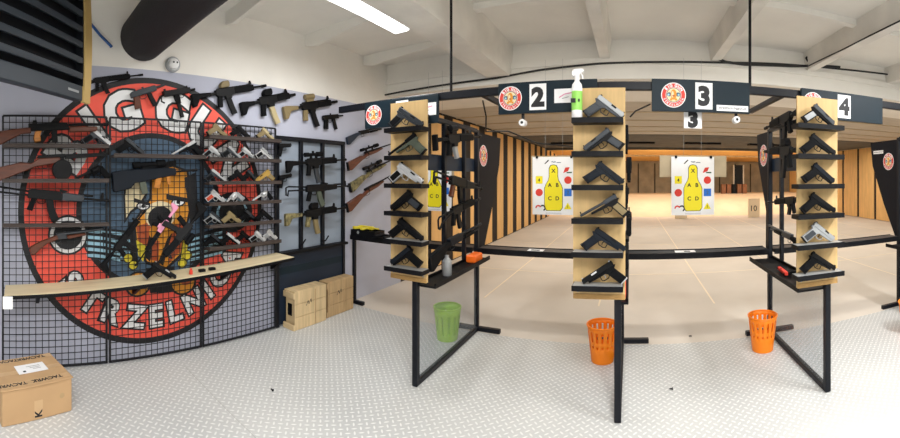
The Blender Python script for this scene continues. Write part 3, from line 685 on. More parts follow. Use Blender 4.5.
# ------------------------------------------------------------------ guns hung high on the painted wall
XG = XW + .032
H = lambda px, py: on_x(px, py, XG)
span('carbine_wire', H(74, 84), H(143, 75), 'black carbine hung highest on the wall beside the louvred unit', dict(stock='black'))
span('machine_pistol', H(131, 97), H(165, 87), 'short gun with brown wooden grip hung above the mural letters', dict(grip='walnut', metal='gunmetal'))
span('box_gun', H(163, 95), H(195, 90), 'small boxy black gun with long straight magazine on the wall above the mural', dict(stock='black'))
span('carbine', H(191, 98), H(266, 86), 'long black rifle with tan-topped sight hung on the wall under the round camera', dict(optic='tan'))
span('carbine_short', H(240, 106), H(295, 95), 'black carbine with pale sand magazine on the lilac wall', dict(mag='sand'))
span('carbine_tall', H(283, 110), H(337, 102), 'carbine with tan stock and tan sight on the lilac wall above the gun rack', dict(stock='tan', grip='tan', optic='tan'))
span('machine_pistol', H(323, 119), H(343, 117), 'small black machine pistol on the lilac wall right of the tan-stocked carbine')
# lilac wall behind the first lane counter
G4 = XW + .04
span('pump_shotgun', on_x(346, 136, G4), on_x(384, 128, G4), 'black shotgun, highest of four long guns right of the gun rack', dict(stock='navy_panel'))
span('hunting_rifle', on_x(347, 160, G4 + .05), on_x(394, 144, G4 + .05), 'scoped rifle with brown stock, second of four right of the gun rack', dict(stock='walnut'))
span('hunting_rifle', on_x(349, 181, G4), on_x(398, 158, G4), 'scoped rifle with camouflage stock right of the gun rack', dict(stock='camo', optic='gunblack'))
span('plain_rifle', on_x(346, 201, G4 + .05), on_x(396, 174, G4 + .05), 'plain rifle with brown wooden stock, lowest on the wall right of the gun rack', dict(stock='walnut'))

# ================================================================== GUN RACK
t = thing('gun_rack', 'black steel gun rack with dark lower panel standing against the lilac wall', 'gun rack')
RY0, RY1 = 2.56, 3.60; RX0, RX1 = XW + .02, XW + .06
for i, y in enumerate((RY0, 2.90, 3.24, RY1)):
    zlo = .002 if i in (0, 3) else .80
    bx('upright', (RX0, y - .02, zlo), (RX1, y + .02, 2.03), 'navy_metal', t, .003)
bx('back_panel', (RX0 - .012, RY0, .80), (RX0 - .004, RY1, 2.0), 'rack_back', t)
bx('top_rail', (RX0 - .002, RY0 - .02, 1.995), (RX1 + .002, RY1 + .02, 2.04), 'navy_metal', t, .003)
bx('shelf_rail', (RX0, RY0 - .02, .77), (RX1 + .05, RY1 + .02, .80), 'black', t, .003)
bx('lower_panel', (RX0 + .008, RY0 + .02, .02), (RX0 + .022, RY1 - .02, .77), 'navy_panel', t)
bx('panel_stripe', (RX0 + .0225, RY0 + .02, .55), (RX0 + .024, RY1 - .02, .63), 'sign_navy', t)
for y in (2.86, 3.22):
    b = MB(); b.tube([(RX1, y, .85), (RX1 + .05, y, .86), (RX1 + .09, y + .01, .92)], .008, 6, 'black'); b.build('hook', t)
XK = RX1 + .062
span('carbine_scope', on_x(286, 164, XK), on_x(346, 160, XK), 'black rifle with scope, topmost of three in the gun rack', dict(mag='gunmetal', optic='polymer'))
span('battle_rifle_wire', on_x(286, 190, XK), on_x(349, 186, XK), 'black wire-stocked rifle with pale magazine, middle of three in the gun rack', dict(mag='olive', guard='black'))
span('carbine', on_x(285, 217, XK), on_x(346, 208, XK), 'rifle with tan stock and grip, lowest of three in the gun rack', dict(stock='camo', grip='camo', mag='tan'))
XQ = XW + .082
span('pistol', on_x(278.5, 146, XQ), on_x(291, 146, XQ), 'black pistol hung in the upper corner of the gun rack', group=None)
span('pistol', on_x(279, 178, XQ), on_x(291.5, 176, XQ), 'black pistol hung below another in the left bay of the gun rack')

# ------------------------------------------------------------------ wooden crates
def crate(y0, y1, x1, h, m, label, tilt=0):
    x0 = RX1 + .005; t = thing('wooden_crate', label, 'crate', (x0, y0, .001)); D = x1 - x0; Lc = y1 - y0
    b = MB(); b.box((.012, .012, .01), (D - .012, Lc - .012, h - .012), m); b.build('body', t, .003)
    b = MB()
    n = 3
    for i in range(n):
        z0 = h * i / n; b.box((D - .012, .0, z0 + .002), (D, Lc, z0 + h / n - .002), m)
    b.build('face_plank', t, .003)
    b = MB(); b.box((0, 0, h - .014), (D - .013, Lc, h), m); b.build('top_plank', t, .002)
    for z in (.0, h - .075):
        b = MB(); b.box((.0, -.018, z), (D, .0, z + .06), m); b.build('batten', t, .003)
    b = MB(); b.box((.05, .006, .14), (D - .06, .0115, h - .14), 'black'); b.build('handle_slot', t)
    b = MB(); b.box((D, Lc * .62, .01), (D + .004, Lc * .62 + .012, h - .02), 'crate_dark'); b.build('seam_strip', t)
    F = Flat((D + .0006, Lc * .45, h * .62), (0, 1, 0), (0, 0, 1), (1, 0, 0)); F.line([(-.05, -.02), (-.02, .03), (-.01, -.01), (.02, .04), (.03, .0)], .008, 'ink', 0)
    F.mb.build('stencil_mark', t, recalc=False, smooth=False)
crate(2.64, 3.10, XW + .24, .405, 'crate_wood', 'pale wooden crate standing on end before the gun rack, the nearer of two')
crate(3.16, 3.60, XW + .21, .40, 'crate_dark', 'darker wooden crate at the far corner of the gun rack')

# ================================================================== LOUVRED UNIT, DUCT, CAMERA, LAMP
A, B = V((-2.0, -.09, 0)), V((-2.627, .483, 0)); d = (B - A).normalized(); A2 = A - d * .35; n = V((d.y, -d.x, 0))
if n.dot(-A) < 0: n = -n
t = thing('louvred_unit', 'dark louvred air unit with a gold edge hanging below the ceiling', 'air unit', (0, 0, 0))
UW = (B - A2).length
def U(u, w, z): p = A2 + d * u + n * w; return (p.x, p.y, z)
TU = Matrix(((d.x, n.x, 0, A2.x), (d.y, n.y, 0, A2.y), (0, 0, 1, 0), (0, 0, 0, 1)))
ZB, ZT = 2.108, 2.92
b = MB(); b.box((0, -.30, ZB + .1), (UW - .07, -.06, ZT), 'unit_dark', TU); b.build('body', t)
b = MB(); b.box((0, -.06, ZB), (UW - .07, .0, ZB + .1), 'unit_face', TU); b.build('lower_panel', t, .006)
for i in range(7):
    z = ZB + .15 + i * .105
    b = MB(); b.prism([(-.03, z + .004), (-.002, z - .004), (.0, z + .0), (.0, z + .034), (-.006, z + .038)], UW - .07, 'unit_face', to=lambda u, v, w: U(w, u, v), w0=0); b.build('louvre', t)
b = MB(); b.box((UW - .068, -.30, ZB + .1), (UW - .058, .0, ZT), 'unit_dark', TU); b.build('side_cheek', t)
b = MB(); pr = []
for i in range(13):
    z = ZB - .01 + (ZT - ZB + .02) * i / 12; f = math.sin(math.pi * (i + 1.0) / 14) * .035; pr.append((z, f))
vsx = []
for z, f in pr: vsx += [U(UW - .085 + f, .012, z), U(UW - .005 + f, .012, z), U(UW - .005 + f, -.012, z), U(UW - .085 + f, -.012, z)]
fs = []
for i in range(12):
    for k in range(4): fs.append((4 * i + k, 4 * i + (k + 1) % 4, 4 * i + 4 + (k + 1) % 4, 4 * i + 4 + k))
fs += [(3, 2, 1, 0), (48, 49, 50, 51)]
b.add(vsx, fs, 'unit_gold'); b.build('gold_edge', t)
b = MB(); b.box((UW - .24, .0, ZB + .045), (UW - .12, .002, ZB + .06), 'nickel', TU); b.build('badge', t)
for u in (.2, UW - .25):
    b = MB(); b.cyl(U(u, -.18, ZT), U(u, -.18, 3.219), .012, n=8, m='black'); b.build('hanger_rod', t)
t = MB(); DX0, DX1 = XW + .002, -1.77; nseg = 60; vs = []; prof = []
for i in range(nseg + 1): prof.append((.198 + (.005 if i % 2 else 0), DX0 + (DX1 - DX0) * i / nseg))
t.lathe(prof, 36, (0, 1.09, 2.83), 'duct', Matrix(((0, 0, 1), (0, 1, 0), (-1, 0, 0))))
tag(t.build('air_duct'), 'thick black ribbed duct coming out of the wall under the ceiling', 'duct')
p = on_x(172, 65, XW)
t = thing('wall_camera', 'round white camera with dark eyes fixed high on the wall beside the duct', 'camera', (p.x + .001, p.y, p.z))
RX = Matrix(((0, 0, 1), (0, 1, 0), (-1, 0, 0)))
b = MB(); b.lathe([(.07, 0), (.07, .03), (.06, .04)], 28, m='nickel', T=RX); b.build('base', t)
b = MB(); b.lathe([(.05, .04), (.045, .06), (.025, .075), (.008, .08)], 24, m='white', T=RX); b.build('dome', t)
for y in (-.015, .018):
    b = MB(); b.lathe([(.009, .0), (.009, .006)], 12, (.074, y, .005), 'ink', RX); b.build('eye', t)
b = MB(); b.tube([on_x(86, 18, XW + .02), on_x(100, 35, XW + .02), on_x(112, 47, XW + .02), on_x(110, 46, XW + .02)], .012, 8, 'cable_blue'); tag(b.build('blue_cable'), 'blue cable running down the wall between air unit and duct', 'cable')

def lamp(x, y, lab, seen=True, e=60):
    t = thing('ceiling_lamp', lab, 'lamp', (x, y, 3.0), 'long white ceiling lamps')
    bx('body', (-.12, -.66, .03), (.12, .66, .07), 'lamp_body', t, .006)
    b = MB(); b.prism([(-.11, .03), (-.10, .0), (-.07, -.02), (.07, -.02), (.10, .0), (.11, .03)], 1.3, 'diffuser', to=lambda u, v, w: (u, w, v)); b.build('diffuser', t)
    for s in (-.4, .4): bx('hanger', (-.01, s - .01, .07), (.01, s + .01, .159 if True else .1), 'lamp_body', t)
    l = bpy.data.lights.new('lamp_light', 'AREA'); l.shape = 'RECTANGLE'; l.size = .22; l.size_y = 1.25; l.energy = e; l.color = (1, 1, .99)
    lo = bpy.data.objects.new('lamp_light', l); COL.objects.link(lo); lo.location = (x, y, 2.965)
lamp(-2.06, 2.45, 'long white tube lamp glowing on the ceiling left of the wide beam', e=34)
for x, y, e in ((-.95, -.75, 26), (.4, .1, 98), (2.7, 1.1, 125), (1.65, -1.6, 60), (5.6, .6, 60)):
    lamp(x, y, 'long white tube lamp on the ceiling above the camera', False, e)

# ------------------------------------------------------------------ ceiling cables
b = MB(); pts = [on_y(x, y, 4.545) for x, y in ((366, 99), (400, 92), (450, 84), (497, 78), (540, 70), (600, 63.5), (660, 62), (720, 62.5), (780, 64), (840, 69), (900, 76), (930, 80))]
b.tube(pts, .012, 6, 'cable'); tag(b.build('ceiling_cable'), 'long black cable strung along the white lintel', 'cable')
b = MB(); pts = [on_y(x, y, 4.52) for x, y in ((712, 52), (716, 58), (726, 62), (745, 64.5), (790, 66), (815, 66), (818, 60), (812, 53), (806, 58), (810, 65), (840, 67))]
b.tube(pts, .016, 6, 'cable'); tag(b.build('cable_loop'), 'black cable bundle with a loop at the foot of a ceiling beam', 'cable')
b = MB(); b.tube([(2.20, 4.5, 3.02), (2.20, 3.6, 2.985), (2.20, 2.9, 2.98), (2.2, 2.5, 2.98)], .008, 6, 'cable'); tag(b.build('beam_cable'), 'thin dark cable along the right-hand ceiling beam', 'cable')

# ================================================================== SHOOTING BOOTH PARTITIONS
PX = [-1.56, -.08, 1.41, 3.10]
Y1, Y2 = 2.55, 3.76
def rack_side(t, X, s):
    for y in (3.02, 3.44): bx('rack_post', (X - .018, y - .018, .80), (X + .018, y + .018, 2.06), 'navy_metal', t, .003)
    bx('rack_plate', (X - s * .025 - .006, 2.62, 1.655), (X - s * .025 + .006, 3.74, 1.79), 'navy_panel', t)
def partition(i, s, label, ydiv, rack=True, front=True):
    X = PX[i]; t = thing('booth_partition', label, 'partition', (0, 0, 0), 'partitions between the shooting lanes'); q_ = .0225
    bx('front_post', (X - q_, Y1 - q_, .002), (X + q_, Y1 + q_, 2.16), 'navy_metal', t, .004)
    bx('back_post', (X - q_, Y2 - q_, .045), (X + q_, Y2 + q_, 2.09), 'navy_metal', t, .004)
    bx('floor_bar', (X - q_, Y1 + q_, .002), (X + q_, Y2 - q_, .042), 'navy_metal', t, .004)
    bx('foot', (X - .26, Y2 - .024, .002), (X + .26, Y2 + .024, .045), 'navy_metal', t, .004)
    bx('top_rail', (X - q_, Y1 + q_, 2.06), (X + q_, Y2 - q_, 2.10), 'navy_metal', t, .004)
    bx('clear_panel', (X - .004, Y1 + q_, .043), (X + .004, Y2 - q_, .755), 'clear_sheet', t)
    lo, hi = (X + q_ - .045, X + .16) if s > 0 else (X - .23, X - q_ + .045)
    if i == 1: hi = X + .07
    b = MB(); b.box((lo, Y1 + q_ + .002, .757), (hi, Y2 - q_ - .002, .772), 'black')
    for xx in (lo, hi - .012): b.box((xx, Y1 + q_ + .002, .772), (xx + .012, Y2 - q_ - .002, .797), 'black')
    b.build('side_tray', t, .002)
    if rack: rack_side(t, X, s)
    b = MB(); b.prism([(Y2 + q_, 2.07), (ydiv, 2.07), (ydiv - .05, 1.75), (ydiv - .30, 1.25), (ydiv - .55 if ydiv > 4.3 else 3.86, .83), (Y2 + q_, .83)], .02, 'divider', to=lambda u, v, w: (X + w, u, v)); b.build('divider_board', t)
    for sd in (s, ):
        F = Flat((X + sd * .0106, Y2 + .17 if i != 3 else Y2 - .02 + .22, 1.83 if i != 3 else 1.80), (0, sd, 0), (0, 0, 1), (sd, 0, 0), lift=.0004); emblem(F, .115 if i != 3 else .11); F.mb.build('round_sticker', t, recalc=False, smooth=False)
    if i == 3:
        F = Flat((X - .0106, 4.18, 1.93), (0, -1, 0), (0, 0, 1), (-1, 0, 0), lift=.0004); F.rect(-.11, -.022, .11, .022, 'paper', 0); F.text('strzelnica-biggun.pl', 0, 0, .0175, 'ink', 1); F.mb.build('web_sticker', t, recalc=False, smooth=False)
partition(0, 1, 'black steel booth partition with clear lower panel beside the green bin', 4.50)
partition(1, 1, 'black steel booth partition seen edge on, behind the spray bottle', 4.30)
partition(2, -1, 'black steel booth partition seen from its left, right of lane three', 4.15)
partition(3, -1, 'booth partition with dark divider board at the far right edge', 4.36, rack=False)

# guns on the partitions' racks
R1 = PX[0] + .068
f1 = lambda px, py, k=0: on_x(px, py, R1 + k)
span('carbine_pad', f1(434, 140), f1(481, 137), 'black carbine with wide shoulder pad, highest on the left partition rack', dict(mag='nickel', optic='black'))
span('battle_rifle_wire', f1(434, 175), f1(482, 189), 'black rifle with reddish grip pointing down, second on the left partition rack', dict(grip='walnut', guard='black'))
span('carbine_wire', f1(438, 218, .055), f1(480, 199, .055), 'black wire-stocked carbine, third on the left partition rack', dict(stock='black', mag='black'))
span('pump_shotgun', f1(428, 254), f1(481, 226), 'black pump shotgun slanting up, lowest on the left partition rack', dict(metal='gunblue'))
R3 = PX[2] - .068
f3 = lambda px, py, k=0: on_x(px, py, R3 - k)
span('carbine_plain', f3(806, 108), f3(765, 129), 'black rifle pointing down range at the top of the right partition rack')
span('carbine', f3(806, 150, .055), f3(765, 152, .055), 'black rifle with straight magazine, second on the right partition rack')
span('carbine_slim', f3(806, 199), f3(768, 203), 'black short rifle, third on the right partition rack')
span('pump_shotgun', f3(806, 244), f3(769, 227), 'grey-barrelled shotgun, lowest on the right partition rack', dict(metal='gunmetal'))
R2 = PX[1] + .050
for r2, z, des, lb in ((0, 1.93, 'carbine_slim', 'highest'), (.022, 1.71, 'carbine_slim', 'second from top'), (0, 1.50, 'carbine_slim', 'third from top'), (.022, 1.29, 'carbine_slim', 'second from bottom'), (0, 1.10, 'pump_shotgun', 'lowest')):
    span(des, V((R2 + r2, 2.66, z)), V((R2 + r2, 2.66 + DES[des]['L'], z - .03)), 'dark long gun seen edge on along the middle partition, ' + lb, None, 'guns on the middle partition rack')
Y_ = PX[2] - .13
gun('pistol_long', frame(V((Y_, 2.98, .795)), V((.1, 1, 0)), V((-1, .1, .0))), 'black pistol with red slide lying in the right partition tray', dict(slide='red', metal='gunblack'))
# orange case, clear jar and wiper on the left tray
b = MB(); p = V((PX[0] + .075, 3.52, .775)); b.box((p.x - .05, p.y - .10, p.z), (p.x + .05, p.y + .10, p.z + .075), 'orange_case'); tag(b.build('orange_case', bevel=.012), 'small orange plastic case on the left partition tray', 'case')
b = MB(); b.lathe([(.035, 0), (.04, .01), (.04, .12), (.018, .15), (.018, .17)], 20, (PX[0] + .08, 2.92, .774), 'nickel'); tag(b.build('grey_bottle'), 'grey bottle standing in the left partition tray', 'bottle')
b = MB(); b.box((PX[1] + .028, 2.64, .774), (PX[1] + .052, 2.70, .90), 'red'); tag(b.build('red_box', bevel=.003), 'small red box at the front of the middle partition tray', 'box')

# ================================================================== PLYWOOD DISPLAY BOARDS WITH PISTOLS
YBD = 2.505; ZS = [1.965 - .2085 * k for k in range(6)]
def tower(x0, x1, sx0, sx1, label):
    t = thing('display_board', label, 'display board', (0, 0, 0), 'plywood pistol boards')
    bx('back_board', (x0, YBD, .815), (x1, YBD + .018, 2.175), 'plywood', t, .001)
    bx('bottom_edge', (x0 + .002, YBD - .004, .812), (x1 - .002, YBD, .845), 'ply_edge', t)
    for k, z in enumerate(ZS):
        b = MB(); b.box((sx0, YBD - .118, z - .03), (sx1, YBD - .0005, z), 'black')
        b.box((sx0 + .004, YBD - .112, z), (sx1 - .004, YBD - .004, z + .0012), 'black' if k < 2 else 'nickel' if k > 3 else 'black')
        b.box((sx0, YBD - .118, z), (sx1, YBD - .113, z + .004), 'black'); b.build('display_shelf', t)
    for xx in (x0 + .03, x1 - .03):
        b = MB(); b.cyl((xx, YBD - .001, .86), (xx, YBD - .005, .86), .006, n=8, m='nickel'); b.build('screw', t)
tower(-1.765, -1.437, -1.745, -1.415, 'tall plywood board with six pistol shelves, the one beside the green bin')
tower(-.368, -.030, -.362, -.042, 'tall plywood board with six pistol shelves under the spray bottle')
tower(1.145, 1.475, 1.10, 1.465, 'tall plywood board with six pistol shelves left of the sign for lane four')
def tp(des, x, k, s, label, mats=None, sc=1.0):
    rest(des, (x, YBD - .055, ZS[k] + .0012), (s, 0, 0), label, mats, 'pistols on the plywood boards', sc)
w1, w2, w3 = 'on the plywood board beside the green bin', 'on the plywood board under the spray bottle', 'on the plywood board by the lane four sign'
tw = ('top shelf', 'second shelf', 'third shelf', 'fourth shelf', 'fifth shelf', 'lowest shelf')
T1 = [('pistol_long', 1, 'dark-gripped grey pistol', dict(slide='gunmetal', frame='gunmetal', grip='black')), ('pistol_slim', -1, 'slim olive grey pistol', dict(slide='gunblack', frame='olive', grip='olive')), ('pistol_long', 1, 'bright silver pistol', dict(slide='silver', frame='silver', grip='gunblack')), ('pistol', -1, 'black pistol with grey grip', dict(grip='gunmetal')), ('pistol_long', 1, 'large all black pistol', None), ('pistol', -1, 'black pistol lying muzzle left', dict(slide='gunblue'))]
for k, (d_, s, lb, mt) in enumerate(T1): tp(d_, -1.585, k, s, '%s on the %s of the board beside the green bin' % (lb, tw[k]), mt, 1.08)
T2 = [('pistol', 1, 'silver-grey pistol', dict(slide='nickel', frame='gunmetal', grip='gunmetal')), ('pistol', -1, 'dark grey pistol', dict(slide='gunmetal', frame='gunblack', grip='gunmetal')), ('pistol', 1, 'blue-black pistol', dict(slide='gunblue', frame='gunblue', grip='gunblue')), ('pistol_slim', -1, 'tan-handled pistol', dict(slide='gunmetal', frame='gunblack', grip='tan')), ('pistol_long', 1, 'blue-black long pistol', dict(slide='gunblue', frame='gunblue', grip='gunblue')), ('pistol_long', -1, 'pale-footed black pistol', dict(slide='gunblack', metal='silver'))]
for k, (d_, s, lb, mt) in enumerate(T2): tp(d_, -.165, k, s, '%s on the %s of the board under the spray bottle' % (lb, tw[k]), mt)
T3 = [('pistol', 1, 'pale-gripped dark pistol', dict(grip='nickel', slide='gunmetal')), ('pistol_long', 1, 'black target pistol', None), ('pistol', 1, 'black pistol', dict(slide='gunblue')), ('pistol_long', 1, 'black long-slide pistol', None), ('pistol', 1, 'silver pistol', dict(slide='nickel', frame='nickel', grip='gunmetal')), ('pistol_long', 1, 'matt black pistol', None)]
for k, (d_, s, lb, mt) in enumerate(T3): tp(d_, 1.285, k, s, '%s on the %s of the board by the lane four sign' % (lb, tw[k]), mt)

# spray bottle on the middle board's top shelf
t = thing('spray_bottle', 'white spray bottle with green label standing on the middle plywood board', 'spray bottle', (-.334, YBD - .062, ZS[0] + .0045))
b = MB(); b.lathe([(.030, 0), (.034, .006), (.034, .19), (.030, .215), (.016, .235), (.014, .25)], 28, m='white'); b.build('bottle', t)
b = MB(); b.lathe([(.0345, .05), (.0345, .17)], 28, m='spray_green'); b.build('label', t)
b = MB(); b.box((-.0349, -.036, .095), (-.004, -.0345, .122), 'ink'); b.box((.012, -.036, .1), (.022, -.0345, .118), 'ink'); b.build('label_print', t)
b = MB(); b.lathe([(.017, .245), (.017, .268)], 18, m='white'); b.build('collar', t)
b = MB(); b.prism([(-.03, .266), (-.034, .292), (-.02, .312), (.03, .314), (.044, .306), (.044, .294), (.02, .288), (.014, .266)], .026, 'white'); b.build('spray_head', t, .004)
b = MB(); b.tube([(.024, 0, .288), (.034, 0, .27), (.036, 0, .25)], .005, 8, 'white'); b.build('trigger', t)

# ================================================================== HEADER RAIL AND LANE SIGNS
YH = 2.72
t = thing('header_rail', 'black steel rail carrying the lane signs, hung from the ceiling by rods', 'rail', (0, 0, 0))
bx('rail', (-2.55, YH + .03, 2.215), (3.6, YH + .075, 2.275), 'navy_metal', t, .004)
for px in (451, 750):
    x = on_y(px, 50, YH + .05).x; b = MB(); b.cyl((x, YH + .052, 2.275), (x, YH + .052, 3.219), .011, n=10, m='black'); b.build('hanging_rod', t)
for x, y_ in ((-1.10, 3.3), (1.15, 3.6)):
    bx('cross_bar', (x - .02, YH + .075, 2.215), (x + .02, y_, 2.255), 'navy_metal', t, .003)
def sign(x0, x1, num, logo_x, num_x, label, web=False, flyer=False, z0=2.062, z1=2.288):
    t = thing('lane_sign', label, 'sign', ((x0 + x1) / 2, YH, z0), 'lane number signs'); zc = (z1 - z0) / 2; w = (x1 - x0) / 2; cx = (x0 + x1) / 2
    bx('board', (-w, 0, 0), (w, .026, z1 - z0), 'sign_navy', t, .002)
    F = Flat((logo_x - cx, -.0006, zc), (1, 0, 0), (0, 0, 1), (0, -1, 0), lift=.0004); emblem(F, .088); F.mb.build('round_sticker', t, recalc=False, smooth=False)
    F = Flat((num_x - cx, -.0006, zc), (1, 0, 0), (0, 0, 1), (0, -1, 0), lift=.0004); F.rect(-.062, -.094, .062, .094, 'paper', 0); pl = F.mb.build('number_plate', t, recalc=False, smooth=False); F = Flat(F.o, F.u, F.v, F.n, lift=.0004); F.text(num, 0, 0, .125, 'ink', 1, 0, .06, 1.0); F.mb.build('numeral', pl, recalc=False, smooth=False)
    if web:
        F = Flat((w - .13, -.0006, .033), (1, 0, 0), (0, 0, 1), (0, -1, 0), lift=.0004); F.rect(-.118, -.021, .118, .021, 'paper', 0); F.text('strzelnica-biggun.pl', 0, 0, .0185, 'ink', 1, 0, .01, 1.0); F.mb.build('web_sticker', t, recalc=False, smooth=False)
    if flyer:
        F = Flat((flyer - cx, -.0006, zc), (1, 0, 0), (0, 0, 1), (0, -1, 0), lift=.0004); F.rect(-.085, -.05, .085, .05, 'paper', 0); F.line([(-.05, -.012), (-.01, .012), (.05, .022)], .008, 'pink', 1); F.line([(-.03, -.02), (.02, -.008)], .005, 'nickel', 1); F.mb.build('flyer', t, recalc=False, smooth=False)
sign(-2.20, -1.46, '1', -2.10, -1.80, 'navy lane sign mostly hidden behind the left plywood board', flyer=-1.5 - .06, z0=2.03, z1=2.26)
sign(-.955, -.23, '2', -.862, -.655, 'navy lane sign with a white plate numbered 2', flyer=-.45)
sign(.152, .862, '3', .305, .522, 'navy lane sign with a white plate numbered 3', web=True)
sign(1.28, 2.06, '4', 1.38, 1.665, 'navy lane sign with a white plate numbered 4')
F = Flat((on_y(693, 110, YH + .085).x, YH + .085, 2.03), (1, 0, 0), (0, 0, 1), (0, -1, 0), lift=.0006)
b = MB(); px3 = F.o.x; b.box((px3 - .066, YH + .087, 1.955), (px3 + .066, YH + .093, 2.10), 'paper'); b.box((px3 - .05, YH + .077, 2.10), (px3 + .05, YH + .093, 2.215 - .001), 'navy_metal')
F.mb = b; F.o.z = 2.02; F.o.y = YH + .086; F.text('3', 0, 0, .105, 'ink', 0, 0, .07)
tag(b.build('hanging_number_tag', recalc=False, smooth=False), 'small white tag with a black 3 hanging below the lane three sign', 'tag')
for px, py, lb in ((523, 123, 'small white round camera hanging under the lane two sign'), (736, 120, 'small white round camera hanging under the lane three sign')):
    p = on_y(px, py, YH + .05); t = thing('ceiling_camera', lb, 'camera', (p.x, p.y, p.z))
    b = MB(); b.cyl((0, .0, .02), (0, .0, 2.214 - p.z), .012, n=8, m='ink'); b.build('stem', t)
    b = MB(); b.cyl((0, -.03, 0), (0, .03, 0), .026, n=20, m='white'); b.build('housing', t, .004)
    b = MB(); b.cyl((0, -.034, 0), (0, -.03, 0), .010, n=12, m='ink'); b.build('lens', t)
b = MB(); b.tube([(-1.13, 2.85, 2.2), (-1.16, 3.0, 2.1), (-1.24, 3.2, 2.0), (-1.1, 3.4, 2.02), (-.9, 3.7, 1.93), (-.6, 4.2, 1.93), (-.3, 4.8, 1.95)], .007, 6, 'cable'); tag(b.build('sagging_cable'), 'thin black cable sagging from the rail behind the lane two sign', 'cable')
b = MB(); b.tube([(-.0, 2.86, 2.22 - .18), (.04, 2.84, 2.08), (.15, 2.83, 2.13)], .006, 6, 'cable'); tag(b.build('short_cable'), 'short black cable slanting left of the lane three sign', 'cable')

# ================================================================== COUNTERS
def counter(x0, x1, label, light=False):
    t = thing('shooting_counter', label, 'counter', (0, 0, 0), 'black counters across the lanes')
    ya, yb = Y2 - .06, Y2 + .15
    bx('top', (x0, ya + .02, .83), (x1, yb - .02, .866), 'unit_grey' if light else 'shelf_dark', t)
    bx('front_lip', (x0, ya, .815), (x1, ya + .018, .872), 'black', t, .002)
    bx('back_lip', (x0, yb - .018, .815), (x1, yb, .872), 'black', t, .002)
counter(XW + .065, PX[0] - .03, 'black counter of the first lane, ending at the lilac wall')
ct = bpy.data.objects['shooting_counter']
bx('leg', (XW + .068, Y2 - .02, .0455), (XW + .108, Y2 + .02, .829), 'navy_metal', ct, .003); bx('foot', (XW + .02, Y2 - .024, .002), (XW + .24, Y2 + .024, .045), 'navy_metal', ct, .003)
for px, py, lb in ((272, 391, 'tiny dark bolt lying alone on the tread plate floor left of the green bin'), (671, 390, 'tiny dark bolt lying on the tread plate floor right of the middle post'), (690, 337, 'tiny dark bolt lying on the floor where tread plate meets smooth floor')):
    t_ = (px - CX) / FPX; r_ = EYE * FPX / (py - CY); x_, y_ = r_ * math.sin(t_), r_ * math.cos(t_)
    b = MB(); b.cyl((x_ - .012, y_, .0105), (x_ + .008, y_, .0105), .005, n=8, m='ink'); b.cyl((x_ + .008, y_, .0105), (x_ + .014, y_, .0105), .009, n=6, m='ink'); tag(b.build('loose_bolt'), lb, 'bolt')
counter(PX[0] + .03, PX[1] - .03, 'black counter of lane two, left of the spray bottle board')
counter(PX[1] + .03, PX[2] - .03, 'black counter of lane three with white stickers', True)
counter(PX[2] + .03, PX[3] - .03, 'black counter of lane four at right')
p = on_y(685, 249, Y2 + .04); b = MB(); b.box((p.x - .1, p.y - .05, .867), (p.x + .1, p.y + .05, .869), 'paper'); b.box((p.x - .01, p.y - .03, .869), (p.x + .05, p.y + .02, .8695), 'ink'); tag(b.build('paper_sheet'), 'white printed sheet lying on the lane three counter', 'paper')
p = on_y(536, 252, Y2 + .03); b = MB(); b.box((p.x - .08, p.y - .05, .867), (p.x + .08, p.y + .05, .869), 'paper'); b.box((p.x - .05, p.y - .03, .869), (p.x + .04, p.y + .02, .8695), 'unit_grey'); tag(b.build('paper_sheet'), 'small printed sheet lying on the lane two counter', 'paper')
# tray with yellow things, plywood offcut on the first counter
t = thing('tool_tray', 'black open tray with a white round mark standing on the first lane counter', 'tray', (-3.03, 3.80, .8735))
b = MB(); b.box((-.19, -.10, 0), (.19, .10, .008), 'black')
for lo, hi in (((-.19, -.10, .008), (.19, -.09, .07)), ((-.19, .09, .008), (.19, .10, .07)), ((-.19, -.09, .008), (-.18, .09, .07)), ((.18, -.09, .008), (.19, .09, .07))): b.box(lo, hi, 'black')
b.build('tray_body', t)
F = Flat((-.07, -.1006, .04), (1, 0, 0), (0, 0, 1), (0, -1, 0)); F.disc(0, 0, .018, 'nickel', 0); F.mb.build('round_mark', t, recalc=False, smooth=False)
gun('machine_pistol', frame(V((-3.19, 3.83, .966)), V((1, -.15, 0)), V((.15, 1, 0))), 'yellow training gun lying across the black tray on the first counter', dict(metal='case_yellow', grip='case_yellow', mag='case_yellow'))
gun('machine_pistol', frame(V((-2.80, 3.745, .901)), V((1, -.1, 0)), V((0, 1, 0))), 'black pistol-sized gun lying on the counter beside the black tray', dict(grip='black'))
tag(bx('wood_offcut', (-2.62, 3.73, .8675), (-2.30, 3.80, .884), 'pine', None, .002), 'flat strip of pale wood lying on the first lane counter', 'wood strip')

